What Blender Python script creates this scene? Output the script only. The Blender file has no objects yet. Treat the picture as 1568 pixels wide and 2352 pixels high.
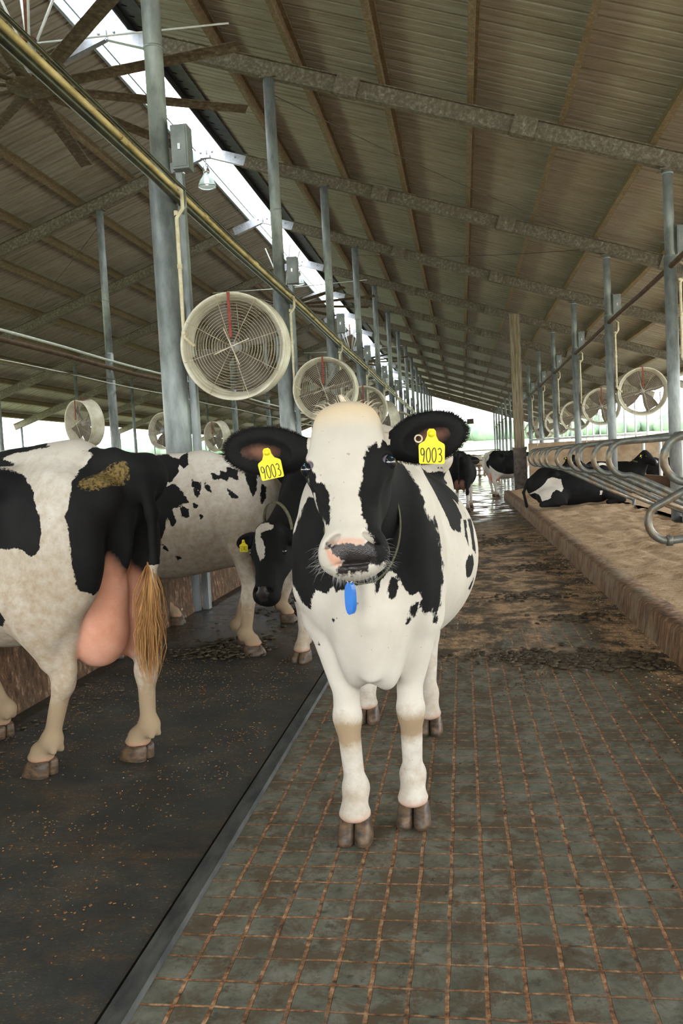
import bpy, math, random
import numpy as np
from mathutils import Vector, Matrix
random.seed(7); np.random.seed(7)
SC = bpy.context.scene; COL = SC.collection
ORD = ['first','second','third','fourth','fifth','sixth','seventh','eighth','ninth','tenth','eleventh','twelfth','thirteenth','fourteenth','fifteenth','sixteenth','seventeenth','eighteenth']

# ------------------------------------------------------------------ helpers
def tag(o, label=None, cat=None, group=None, kind=None):
    if label: o['label'] = label
    if cat: o['category'] = cat
    if group: o['group'] = group
    if kind: o['kind'] = kind
    return o
def empty(name, loc=(0,0,0), label=None, cat=None, group=None, kind=None):
    o = bpy.data.objects.new(name, None); COL.objects.link(o); o.location = loc
    o.empty_display_size = .1
    return tag(o, label, cat, group, kind)
def copy_tree(o, parent=None):
    c = o.copy(); COL.objects.link(c)
    if parent is not None:
        c.parent = parent
    for ch in list(o.children): copy_tree(ch, c)
    return c
class MB:
    def __init__(s): s.v=[]; s.f=[]; s.sm=[]; s.mi=[]
    def add(s, vs, fs, smooth=False, mi=0):
        b=len(s.v); s.v += [tuple(p) for p in vs]
        for f in fs: s.f.append([i+b for i in f]); s.sm.append(smooth); s.mi.append(mi)
    def box(s, a, b, mi=0):
        x0,y0,z0=a; x1,y1,z1=b
        s.add([(x0,y0,z0),(x1,y0,z0),(x1,y1,z0),(x0,y1,z0),(x0,y0,z1),(x1,y0,z1),(x1,y1,z1),(x0,y1,z1)],
              [(0,3,2,1),(4,5,6,7),(0,1,5,4),(1,2,6,5),(2,3,7,6),(3,0,4,7)],False,mi)
    def bar(s, a, b, w, h, up=(0,0,1), mi=0):
        """rectangular bar from a to b; w across, h along up"""
        a=Vector(a); b=Vector(b); d=(b-a).normalized(); u=Vector(up); sd=d.cross(u).normalized(); u=sd.cross(d)
        vs=[]
        for p in (a,b):
            for i,j in ((-1,-1),(1,-1),(1,1),(-1,1)): vs.append(p+sd*(w/2*i)+u*(h/2*j))
        s.add(vs,[(0,1,2,3),(7,6,5,4),(0,4,5,1),(1,5,6,2),(2,6,7,3),(3,7,4,0)],False,mi)
    def prof(s, a, b, pts, up=(0,0,1), mi=0, smooth=False):
        """extrude closed 2D profile (side, up) from a to b"""
        a=Vector(a); b=Vector(b); d=(b-a).normalized(); u=Vector(up); sd=d.cross(u).normalized(); u=sd.cross(d)
        n=len(pts); vs=[p+sd*x+u*y for p in (a,b) for x,y in pts]
        fs=[tuple(range(n)),tuple(range(2*n-1,n-1,-1))]+[(i,i+n,(i+1)%n+n,(i+1)%n) for i in range(n)]
        s.add(vs,fs,smooth,mi)
    def tube(s, pts, r, seg=10, cap=True, mi=0, closed=False, flat=1.0):
        pts=[Vector(p) for p in pts]; n=len(pts)
        rs = r if isinstance(r,(list,tuple)) else [r]*n
        prev=None; vs=[]
        for i,p in enumerate(pts):
            if closed: d=pts[(i+1)%n]-pts[i-1]
            else: d=(pts[min(i+1,n-1)]-pts[max(i-1,0)])
            d.normalize()
            if prev is None:
                u=Vector((0,0,1)) if abs(d.z)<.9 else Vector((1,0,0))
                u=(u-d*u.dot(d)).normalized()
            else: u=(prev-d*prev.dot(d)).normalized()
            prev=u; w=d.cross(u)
            for k in range(seg):
                t=2*math.pi*k/seg; vs.append(p+(u*math.cos(t)+w*math.sin(t)*flat)*rs[i])
        fs=[]
        m=n if closed else n-1
        for i in range(m):
            j=(i+1)%n
            for k in range(seg): fs.append((i*seg+k,i*seg+(k+1)%seg,j*seg+(k+1)%seg,j*seg+k))
        if cap and not closed: fs += [tuple(range(seg-1,-1,-1)),tuple(range((n-1)*seg,n*seg))]
        s.add(vs,fs,seg>4,mi)
    def lathe(s, prof, axis_o, axis_d, seg=40, mi=0, smooth=True, closed=False):
        """prof list of (t along axis, r)"""
        o=Vector(axis_o); d=Vector(axis_d).normalized()
        u=Vector((0,0,1)) if abs(d.z)<.9 else Vector((1,0,0)); u=(u-d*u.dot(d)).normalized(); w=d.cross(u)
        n=len(prof); vs=[]
        for k in range(seg):
            t=2*math.pi*k/seg
            for a,r in prof: vs.append(o+d*a+(u*math.cos(t)+w*math.sin(t))*r)
        fs=[]
        for k in range(seg):
            k2=(k+1)%seg
            for i in range(n if closed else n-1):
                j=(i+1)%n; fs.append((k*n+i,k*n+j,k2*n+j,k2*n+i))
        s.add(vs,fs,smooth,mi)
    def ball(s, c, r, seg=12, rings=8, mi=0, M=None):
        rx,ry,rz = r if isinstance(r,(tuple,list)) else (r,r,r)
        vs=[];fs=[]
        for i in range(rings+1):
            ph=math.pi*i/rings
            for k in range(seg):
                t=2*math.pi*k/seg; p=Vector((rx*math.sin(ph)*math.cos(t),ry*math.sin(ph)*math.sin(t),rz*math.cos(ph)))
                if M is not None: p=M@p
                vs.append(Vector(c)+p)
        for i in range(rings):
            for k in range(seg): fs.append((i*seg+k,(i+1)*seg+k,(i+1)*seg+(k+1)%seg,i*seg+(k+1)%seg))
        s.add(vs,fs,True,mi)
    def build(s, name, mats, parent=None):
        me=bpy.data.meshes.new(name); me.from_pydata(s.v,[],s.f)
        me.polygons.foreach_set('use_smooth',s.sm)
        if not isinstance(mats,(list,tuple)): mats=[mats]
        for m in mats: me.materials.append(m)
        if len(mats)>1: me.polygons.foreach_set('material_index',s.mi)
        me.update()
        o=bpy.data.objects.new(name,me); COL.objects.link(o)
        if parent is not None: o.parent=parent
        return o

# ------------------------------------------------------------------ materials
class NT:
    def __init__(s, name):
        s.m=bpy.data.materials.new(name); s.m.use_nodes=True; s.t=s.m.node_tree; s.n=s.t.nodes; s.l=s.t.links
        s.b=s.n['Principled BSDF']
    def node(s, typ, **kw):
        n=s.n.new(typ)
        for k,v in kw.items():
            if k.startswith('i_'): 
                key=k[2:]; key=int(key) if key.isdigit() else key.replace('_',' ')
                n.inputs[key].default_value=v
            else: setattr(n,k,v)
        return n
    def link(s,a,b): s.l.new(a,b)
    def obj(s, scale=(1,1,1), attr='Object', rot=(0,0,0)):
        tc=s.node('ShaderNodeTexCoord'); mp=s.node('ShaderNodeMapping'); mp.inputs['Scale'].default_value=scale; mp.inputs['Rotation'].default_value=rot
        s.link(tc.outputs[attr],mp.inputs['Vector']); return mp.outputs['Vector']
    def noise(s, vec, scale, detail=5, rough=.6, dist=0):
        n=s.node('ShaderNodeTexNoise'); n.inputs['Scale'].default_value=scale; n.inputs['Detail'].default_value=detail; n.inputs['Roughness'].default_value=rough
        n.inputs['Distortion'].default_value=dist
        if vec is not None: s.link(vec,n.inputs['Vector'])
        return n.outputs['Fac']
    def ramp(s, fac, stops, interp='LINEAR'):
        r=s.node('ShaderNodeValToRGB'); r.color_ramp.interpolation=interp; e=r.color_ramp.elements
        while len(e)<len(stops): e.new(.5)
        for el,(p,c) in zip(e,stops): el.position=p; el.color=(c[0],c[1],c[2],1) if isinstance(c,(tuple,list)) else (c,c,c,1)
        s.link(fac,r.inputs['Fac']); return r.outputs['Color']
    def mix(s, fac, a, b, mode='MIX'):
        m=s.node('ShaderNodeMix',data_type='RGBA',blend_type=mode)
        for sock,v in ((m.inputs[0],fac),(m.inputs[6],a),(m.inputs[7],b)):
            if hasattr(v,'links') or hasattr(v,'is_linked'): s.link(v,sock)
            elif isinstance(v,(tuple,list)): sock.default_value=(v[0],v[1],v[2],1)
            else: sock.default_value=v
        return m.outputs[2]
    def math(s, op, a, b=0, clamp=False):
        m=s.node('ShaderNodeMath',operation=op,use_clamp=clamp)
        for sock,v in ((m.inputs[0],a),(m.inputs[1],b)):
            if hasattr(v,'is_linked'): s.link(v,sock)
            else: sock.default_value=v
        return m.outputs[0]
    def bump(s, h, strength=.3, dist=.02, normal=None):
        b=s.node('ShaderNodeBump'); b.inputs['Strength'].default_value=strength; b.inputs['Distance'].default_value=dist
        s.link(h,b.inputs['Height'])
        if normal is not None: s.link(normal,b.inputs['Normal'])
        s.link(b.outputs['Normal'],s.b.inputs['Normal']); return b.outputs['Normal']
    def out(s, col=None, rough=None, metal=None, spec=None):
        for k,v in (('Base Color',col),('Roughness',rough),('Metallic',metal),('Specular IOR Level',spec)):
            if v is None: continue
            if hasattr(v,'is_linked'): s.link(v,s.b.inputs[k])
            elif isinstance(v,(tuple,list)): s.b.inputs[k].default_value=(v[0],v[1],v[2],1)
            else: s.b.inputs[k].default_value=v
        return s.m
def simple(name, c1, c2=None, scale=6, rough=.6, metal=0, bump=0, stretch=(1,1,1), spec=.4, detail=5):
    t=NT(name)
    if c2 is None: return t.out(c1,rough,metal,spec)
    f=t.noise(t.obj(stretch),scale,detail)
    if bump: t.bump(f,bump,.01)
    return t.out(t.ramp(f,[(.35,c1),(.65,c2)]),rough,metal,spec)

M={}
M['galv']=simple('galvanised_steel',(.17,.19,.19),(.33,.36,.36),9,.5,.35,.05,(1,1,.35))
M['galv_clean']=simple('bright_galvanised_steel',(.36,.38,.42),(.5,.52,.57),14,.4,.6)
M['rafter']=None
def rusty(name,a,b,c,sc=18):
    t=NT(name); v=t.obj()
    f=t.noise(v,sc,8,.7); g=t.noise(v,2.0,3)
    col=t.ramp(f,[(.38,a),(.52,b),(.66,c)])
    col=t.mix(g,col,(a[0]*.9,a[1]*.85,a[2]*.75),'MIX')
    t.bump(f,.25,.01)
    return t.out(col,.75,.1,.25)
M['rafter']=rusty('stained_rafter_steel',(.13,.11,.085),(.21,.19,.15),(.46,.43,.37))
M['purlin']=rusty('stained_purlin_steel',(.19,.14,.085),(.29,.225,.145),(.46,.39,.28))
t=NT('roof_sheet_underside'); v=t.obj((1,1,1)); f=t.noise(v,1.3,6,.65); g=t.noise(t.obj((.35,4,.35)),3,5,.7)
col=t.ramp(f,[(.3,(.27,.235,.18)),(.7,(.42,.385,.32))]); col=t.mix(.5,col,t.ramp(g,[(.35,(.24,.19,.13)),(.65,(.50,.47,.41))]))
M['roof']=t.out(col,.6,.15,.3)
M['flashing']=simple('dark_ridge_flashing',(.02,.022,.025),(.05,.05,.05),8,.6)
M['flashing_light']=simple('pale_ridge_flashing',(.3,.36,.38),(.42,.5,.52),8,.5)
M['rust']=simple('rusty_steel',(.09,.035,.02),(.2,.08,.04),12,.8,.1,.2)
M['rust_red']=simple('red_primer_steel',(.22,.03,.02),(.34,.07,.05),12,.7,.1)
M['cream']=simple('dusty_cream_fibreglass',(.55,.50,.38),(.80,.77,.64),5,.55,0,.05)
M['wire']=simple('dusty_guard_wire',(.40,.33,.23),(.62,.55,.44),10,.5,.3)
M['blade']=simple('dusty_fan_blade',(.10,.085,.065),(.17,.15,.12),6,.6)
M['blade_brown']=rusty('dusty_ceiling_fan_blade',(.07,.05,.03),(.15,.11,.075),(.30,.25,.18),14)
M['motor']=simple('fan_motor',(.2,.2,.2),(.35,.35,.35),10,.5)
M['box']=simple('grey_control_box',(.17,.19,.19),(.27,.29,.29),6,.55,.2)
M['pipe_yellow']=simple('aged_yellow_pipe',(.38,.26,.09),(.84,.66,.34),5,.45,0,0,(1,.6,1))
M['pipe_dark']=simple('dark_water_pipe',(.015,.015,.008),(.06,.055,.025),7,.35)
M['pipe_brown']=simple('brown_rusted_pipe',(.06,.03,.018),(.12,.065,.04),7,.7)
M['pvc']=simple('aged_cream_pvc',(.55,.45,.28),(.75,.68,.5),12,.45)
M['white_pipe']=simple('white_pipe',(.6,.62,.62),(.75,.77,.77),9,.4)
M['lamp_glass']=None
t_=NT('lit_bulb'); t_.b.inputs['Emission Color'].default_value=(1,.97,.9,1); t_.b.inputs['Emission Strength'].default_value=6; M['bulb']=t_.m
t=NT('lamp_shade_glass'); t.b.inputs['Base Color'].default_value=(.8,.9,.88,1); t.b.inputs['Roughness'].default_value=.15; t.b.inputs['Transmission Weight'].default_value=.75; t.b.inputs['IOR'].default_value=1.3; M['lamp_glass']=t.m
M['timber']=simple('weathered_timber',(.16,.12,.075),(.34,.28,.19),7,.8,0,.2,(4,4,.35))
M['steel_dark']=simple('dark_stained_steel',(.045,.035,.03),(.13,.105,.085),7,.55,.3,.1)
M['loop']=None
t=NT('worn_stall_pipe'); v=t.obj(); f=t.noise(v,3.2,6,.65); g=t.noise(v,14,5,.6)
col=t.ramp(f,[(.38,(.09,.12,.125)),(.5,(.15,.165,.15)),(.62,(.24,.155,.075))]); col=t.mix(.35,col,t.ramp(g,[(.4,(.06,.05,.035)),(.6,(.26,.26,.22))]))
M['loop']=t.out(col,.42,.35,.5)
M['endwall']=simple('dirty_tan_panel',(.25,.17,.10),(.42,.31,.20),3,.85,0,.1)
M['board']=simple('brown_board',(.13,.07,.04),(.22,.13,.08),8,.8,0,.1,(.3,3,3))
M['hoof']=simple('hoof_horn',(.035,.028,.022),(.16,.10,.055),22,.45,0,.25,(1,1,2.2))
M['hoof_pink']=simple('pale_hoof_horn',(.25,.15,.11),(.42,.27,.2),22,.55,0,.25)
M['sclera']=NT('eye_white').out((.20,.165,.20),.12,0,.6)
M['painted_glint']=NT('painted_blue_flash_reflex').out((.004,.09,.17),.08,.1,.9)  # colour paints the flash's blue reflex in the eye
M['eye']=NT('dark_eye').out((.006,.008,.012),.03,0,.9)
M['tag']=simple('yellow_ear_tag',(.86,.66,.01),(.95,.78,.03),6,.35)
M['ink']=NT('tag_marker_ink').out((.035,.045,.03),.5)
M['blue']=simple('blue_plastic',(.008,.10,.42),(.02,.17,.55),5,.3)
M['collar']=simple('olive_webbing',(.07,.07,.035),(.14,.13,.07),60,.8,0,.2)
M['metal']=NT('plain_metal').out((.6,.6,.6),.3,.9)
M['switch']=simple('brown_tail_hair',(.20,.075,.015),(.50,.27,.09),40,.7,0,0,(1,1,.15))
M['hair_cream']=simple('cream_hair',(.62,.50,.34),(.8,.74,.62),30,.7)
M['hair_black']=simple('black_hair',(.008,.008,.008),(.02,.018,.017),30,.8,spec=.15)
M['whisker']=NT('pale_whisker').out((.36,.35,.33),.5)

# ---- cow coat: attributes carry coat colour areas (coat>0 black, skin = bare pink skin, dirt = brown staining)
def coat_material():
    t=NT('cow_coat'); v=t.obj()
    def attr(n):
        a=t.node('ShaderNodeAttribute',attribute_name=n); return a.outputs['Fac']
    coat=attr('coat'); skin=attr('skin'); nose=attr('nose'); dirt=attr('dirt'); crm=attr('cream')
    hairv=t.obj((1,1,.35)); h=t.noise(hairv,160,3,.7); n2=t.noise(v,26,4,.6)
    w=t.math('ADD',t.math('MULTIPLY',t.math('SUBTRACT',h,.5),.016),t.math('MULTIPLY',t.math('SUBTRACT',n2,.5),.030))
    k=t.math('ADD',coat,w)
    mask=t.math('MULTIPLY',t.math('ADD',k,.0018),280,True)
    big=t.noise(v,3.5,4,.6)
    white=t.ramp(big,[(.3,(.50,.455,.385)),(.7,(.64,.60,.53))])
    white=t.mix(t.math('MULTIPLY',crm,1.0,True),white,(.72,.55,.33))
    dn=t.noise(v,22,6,.7); dm=t.math('MULTIPLY',t.math('ADD',dirt,t.math('MULTIPLY',t.math('SUBTRACT',dn,.5),1.1)),1.6,True)
    dm=t.math('MULTIPLY',dm,t.math('GREATER_THAN',dirt,.02))
    white=t.mix(dm,white,(.34,.25,.155))
    sp=t.noise(v,60,2,.5)
    white=t.mix(t.math('MULTIPLY',t.math('GREATER_THAN',sp,.74),.6),white,(.3,.2,.12))
    blk=t.ramp(big,[(.3,(.006,.006,.0065)),(.7,(.015,.0145,.014))])
    col=t.mix(mask,white,blk)
    sk=t.math('MULTIPLY',t.math('ADD',skin,t.math('MULTIPLY',t.math('SUBTRACT',n2,.5),.4)),t.math('GREATER_THAN',skin,.03),True)
    skcol=t.ramp(t.noise(v,9,5,.6),[(.3,(.52,.22,.13)),(.7,(.66,.34,.24))])
    col=t.mix(sk,col,skcol)
    mud=attr('mud'); mk=t.math('MULTIPLY',t.math('ADD',mud,t.math('MULTIPLY',t.math('SUBTRACT',t.noise(v,55,5,.75),.5),2.2)),6,True); mk=t.math('MULTIPLY',mk,t.math('GREATER_THAN',mud,.05))
    col=t.mix(mk,col,t.ramp(t.noise(v,90,3,.6),[(.35,(.05,.035,.012)),(.6,(.20,.14,.05))]))
    nk=t.math('MULTIPLY',t.math('ADD',nose,w),250,True)
    col=t.mix(nk,col,t.ramp(n2,[(.35,(.014,.011,.011)),(.7,(.045,.036,.034))]))
    rg=t.math('SUBTRACT',.78,t.math('MULTIPLY',nk,.42))
    fur=t.math('ADD',t.math('MULTIPLY',h,.6),t.math('MULTIPLY',t.noise(v,210,2,.5),.4))
    peb=t.node('ShaderNodeTexVoronoi'); peb.inputs['Scale'].default_value=260; t.link(v,peb.inputs['Vector'])
    hb=t.mix(nk,fur,peb.outputs['Distance'])
    t.bump(hb,.25,.004)
    return t.out(col,rg,0,t.math('ADD',.12,t.math('MULTIPLY',nk,.28)))
M['coat']=coat_material()

# ------------------------------------------------------------------ implicit surface modelling (for the animals)
def V(*a): return np.array(a,float)
class Field:
    def __init__(s): s.p=[]
    def ell(s,c,r,k=.05,R=None,sub=False,tagn=None):
        s.p.append(('e',V(*c),V(*r),None if R is None else np.array(R,float),k,sub,tagn)); return s
    def cone(s,a,b,ra,rb,k=.04,sq=None,tagn=None):
        # sq: (axis vector, factor) squash distances along the axis
        s.p.append(('c',V(*a),V(*b),(ra,rb,sq),k,False,tagn)); return s
    def dist(s,q,P):
        if q[0]=='e':
            p=P-q[1]
            if q[3] is not None: p=p@q[3]      # columns of R are local axes
            k0=np.sqrt(((p/q[2])**2).sum(-1)); k1=np.sqrt(((p/q[2]**2)**2).sum(-1))+1e-9
            return k0*(k0-1)/k1
        a,b=q[1],q[2]; ra,rb,sq=q[3]; ab=b-a; L=max(ab@ab,1e-9)
        t=np.clip(((P-a)@ab)/L,0,1); d=P-a-t[...,None]*ab
        if sq is not None:
            ax=V(*sq[0]); ax/=np.linalg.norm(ax); c=(d@ax)[...,None]*ax; d=d-c+c*sq[1]
        return np.sqrt((d**2).sum(-1))-(ra+(rb-ra)*t)
    def bbox(s,q):
        if q[0]=='e': m=np.full(3,q[2].max()) if q[3] is not None else q[2]; return q[1]-m,q[1]+m
        r=max(q[3][0],q[3][1]); return np.minimum(q[1],q[2])-r,np.maximum(q[1],q[2])+r
    @staticmethod
    def comb(a,b,k,sub):
        if sub:
            h=np.clip(k-np.abs(a+b),0,None)/k; return np.maximum(a,-b)+h*h*k*.25
        h=np.clip(k-np.abs(a-b),0,None)/k; return np.minimum(a,b)-h*h*k*.25
    def eval(s,P):
        d=np.full(len(P),1.0)
        for q in s.p:
            lo,hi=s.bbox(q); m=q[4]+.06
            ix=np.where(((P>lo-m)&(P<hi+m)).all(-1))[0]
            if len(ix)==0: continue
            d[ix]=s.comb(d[ix],s.dist(q,P[ix]),q[4],q[5])
        return d
    def tagd(s,name,P):
        d=np.full(len(P),1.0)
        for q in s.p:
            if q[6]==name: d=np.minimum(d,s.dist(q,P))
        return d
    def mesh(s,xs,ys,zs):
        xs,ys,zs=map(np.asarray,(xs,ys,zs)); nx,ny,nz=len(xs),len(ys),len(zs)
        G=np.full((nx,ny,nz),1.0,np.float32)
        for q in s.p:
            lo,hi=s.bbox(q); m=q[4]+.05
            i0,i1=np.searchsorted(xs,lo[0]-m),np.searchsorted(xs,hi[0]+m)
            j0,j1=np.searchsorted(ys,lo[1]-m),np.searchsorted(ys,hi[1]+m)
            k0,k1=np.searchsorted(zs,lo[2]-m),np.searchsorted(zs,hi[2]+m)
            if i1<=i0 or j1<=j0 or k1<=k0: continue
            X,Y,Z=np.meshgrid(xs[i0:i1],ys[j0:j1],zs[k0:k1],indexing='ij')
            P=np.stack([X,Y,Z],-1).reshape(-1,3)
            d=s.dist(q,P).reshape(X.shape)
            G[i0:i1,j0:j1,k0:k1]=s.comb(G[i0:i1,j0:j1,k0:k1],d,q[4],q[5])
        # surface nets
        ins=G<0
        c=[ins[i:nx-1+i,j:ny-1+j,k:nz-1+k] for i in (0,1) for j in (0,1) for k in (0,1)]
        cnt=sum(a.astype(np.int8) for a in c); cell=np.argwhere((cnt>0)&(cnt<8))
        idx=np.full((nx-1,ny-1,nz-1),-1,np.int64); idx[tuple(cell.T)]=np.arange(len(cell))
        acc=np.zeros((len(cell),3)); n=np.zeros(len(cell))
        ax=[xs,ys,zs]
        cs=[(0,0,0),(0,0,1),(0,1,0),(0,1,1),(1,0,0),(1,0,1),(1,1,0),(1,1,1)]
        for a in cs:
            for dd in range(3):
                if a[dd]: continue
                b=list(a); b[dd]=1
                pa=cell+np.array(a); pb=cell+np.array(b)
                va=G[tuple(pa.T)]; vb=G[tuple(pb.T)]; m=(va<0)!=(vb<0)
                t=np.where(m,va/(va-vb+1e-12),0)
                A=np.stack([ax[i][pa[:,i]] for i in range(3)],-1); B=np.stack([ax[i][pb[:,i]] for i in range(3)],-1)
                acc+=np.where(m[:,None],A+t[:,None]*(B-A),0); n+=m
        verts=acc/np.maximum(n,1)[:,None]
        faces=[]
        for dd in range(3):
            o=[i for i in range(3) if i!=dd]
            sl0=[slice(None)]*3; sl1=[slice(None)]*3; sl0[dd]=slice(0,-1); sl1[dd]=slice(1,None)
            a=ins[tuple(sl0)]; b=ins[tuple(sl1)]
            e=np.argwhere(a!=b); 
            e=e[(e[:,o[0]]>0)&(e[:,o[1]]>0)&(e[:,o[0]]<[nx,ny,nz][o[0]]-1)&(e[:,o[1]]<[nx,ny,nz][o[1]]-1)]
            sg=a[tuple(e.T)]
            def ci(d0,d1):
                q=e.copy(); q[:,o[0]]-=d0; q[:,o[1]]-=d1; return idx[tuple(q.T)]
            F=np.stack([ci(1,1),ci(0,1),ci(0,0),ci(1,0)],-1)
            flip=sg if dd!=1 else ~sg
            F[~flip]=F[~flip][:,::-1]
            faces.append(F)
        F=np.concatenate(faces)
        # project onto the surface
        for it in range(2):
            e=.0015; d=s.eval(verts)
            g=np.stack([(s.eval(verts+np.eye(3)[i]*e)-d)/e for i in range(3)],-1)
            L=np.clip((g**2).sum(-1),.25,None); st=np.clip(d/L,-.006,.006); verts=verts-g*st[:,None]
        return verts,F

def sdpoly(P,poly):
    """signed distance (negative inside) from 2D points to a polygon"""
    poly=np.asarray(poly,float); n=len(poly); d=np.full(len(P),1e9); ins=np.zeros(len(P),bool)
    for i in range(n):
        a=poly[i]; b=poly[(i+1)%n]; e=b-a; w=P-a; t=np.clip((w@e)/max(e@e,1e-12),0,1); r=w-t[:,None]*e
        d=np.minimum(d,(r**2).sum(-1))
        c=((a[1]>P[:,1])!=(b[1]>P[:,1]))&(P[:,0]<(b[0]-a[0])*(P[:,1]-a[1])/((b[1]-a[1]) if abs(b[1]-a[1])>1e-12 else 1e-12)+a[0])
        ins^=c
    d=np.sqrt(d); return np.where(ins,-d,d)

def make_mesh_obj(name,verts,F,mat,attrs,parent):
    me=bpy.data.meshes.new(name)
    me.vertices.add(len(verts)); me.vertices.foreach_set('co',verts.astype(np.float32).ravel())
    me.loops.add(F.size); me.loops.foreach_set('vertex_index',F.astype(np.int32).ravel())
    me.polygons.add(len(F)); me.polygons.foreach_set('loop_start',np.arange(0,F.size,4,dtype=np.int32))
    try: me.polygons.foreach_set('loop_total',np.full(len(F),4,np.int32))
    except Exception: pass
    me.polygons.foreach_set('use_smooth',np.ones(len(F),bool))
    me.update(calc_edges=True); me.validate()
    for k,v in attrs.items():
        a=me.attributes.new(k,'FLOAT','POINT'); a.data.foreach_set('value',v.astype(np.float32))
    me.materials.append(mat)
    o=bpy.data.objects.new(name,me); COL.objects.link(o)
    if parent is not None: o.parent=parent
    return o

def frame(origin,down,nrm):
    """head frame: columns = width axis, outward face normal, up-the-face axis"""
    dn=V(*down); dn/=np.linalg.norm(dn); n=V(*nrm); n-=dn*(n@dn); n/=np.linalg.norm(n)
    up=-dn; w=np.cross(n,up)          # w points to the viewer's left-right axis
    return V(*origin),np.stack([w,n,up],-1)

def smooth_axis(lo,hi,coarse,fine,flo,fhi):
    a=[lo]
    while a[-1]<hi:
        x=a[-1]; st=fine if (x>flo-coarse and x<fhi) else coarse
        a.append(x+st)
    return np.array(a)

HEAD_SCALE=1.0
def add_head(f,P,R,hs=1.0,ears=None,dewlap=True,detail=False,wx=1.0):
    """P poll point, R head frame; head local coordinates (x side, y out of the face, z up the face, poll = 0)"""
    def w(x,y,z): return P+R@(V(x*wx,y,z)*hs)
    E=lambda c,r,k=.04,sub=False,tagn='head',RR=None: f.ell(w(*c),V(r[0]*wx,r[1],r[2])*hs,k*hs,R if RR is None else R@RR,sub,tagn)
    C=lambda a,b,ra,rb,k=.04,sq=None: f.cone(w(*a),w(*b),ra*hs,rb*hs,k*hs,None if sq is None else (R@V(*sq[0]),sq[1]),'head')
    E((0,-.090,-.070),(.088,.090,.085),.04)           # poll / cranium
    E((0,-.045,-.045),(.076,.050,.055),.04)
    E((0,-.030,-.14),(.094,.046,.115),.045)           # forehead plate
    E((.084,-.052,-.172),(.028,.040,.046),.03)        # orbits
    E((-.084,-.052,-.172),(.028,.040,.046),.03)
    C((0,-.050,-.17),(0,-.038,-.37),.076,.061,.045,((0,1,0),1.35))   # nasal bridge
    C((0,-.085,-.20),(0,-.072,-.37),.082,.069,.04)
    E((.050,-.13,-.20),(.046,.08,.10),.05)            # cheeks
    E((-.050,-.13,-.20),(.046,.08,.10),.05)
    C((0,-.15,-.22),(0,-.085,-.42),.070,.045,.05)     # jaw
    E((0,-.045,-.415),(.070,.055,.056),.035)          # muzzle
    E((0,-.026,-.400),(.062,.034,.036),.025)
    E((.050,-.048,-.432),(.033,.046,.046),.028)
    E((-.050,-.048,-.432),(.033,.046,.046),.028)
    E((0,-.062,-.470),(.050,.042,.024),.018)          # lower lip
    if detail:
        E((0,-.020,-.462),(.040,.012,.004),.012,True,'mouth')
        for s_ in (1,-1):
            C((s_*.078,-.040,-.150),(s_*.092,-.028,-.160),.013,.010,.012)     # brow
            E((s_*.100,-.026,-.176),(.024,.022,.0175),.010,True,'socket')       # eye opening
            C((s_*.086,-.026,-.200),(s_*.060,-.020,-.29),.010,.008,.02)       # facial crest
    for s_ in (1,-1):
        RR=np.array(Matrix.Rotation(s_*.55,3,'Y'))
        E((s_*.044,.004,-.402),(.021,.022,.010),.010,True,'nostril',RR)
        if detail: E((s_*.050,-.008,-.410),(.016,.026,.008),.008,True,'nostril',RR)
    return w

def ear(f,base,tip,nrm,wid,k=.03,cup=.6,tagn='ear'):
    base=V(*base); tip=V(*tip); d=tip-base; L=np.linalg.norm(d); d/=L; n=V(*nrm); n-=d*(n@d); n/=np.linalg.norm(n); u=np.cross(n,d)
    R=np.stack([d,n,u],-1)
    f.cone(base-d*.02,base+d*L*.3,.030,.036,k,None,tagn)
    f.ell(base+d*L*.55,(L*.50,.026,wid/2),k,R,False,tagn)
    f.ell(base+d*L*.60+n*.030,(L*.34,.026,wid*.31),.012,R,True,'earin')
    return base,tip,R,L

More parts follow.
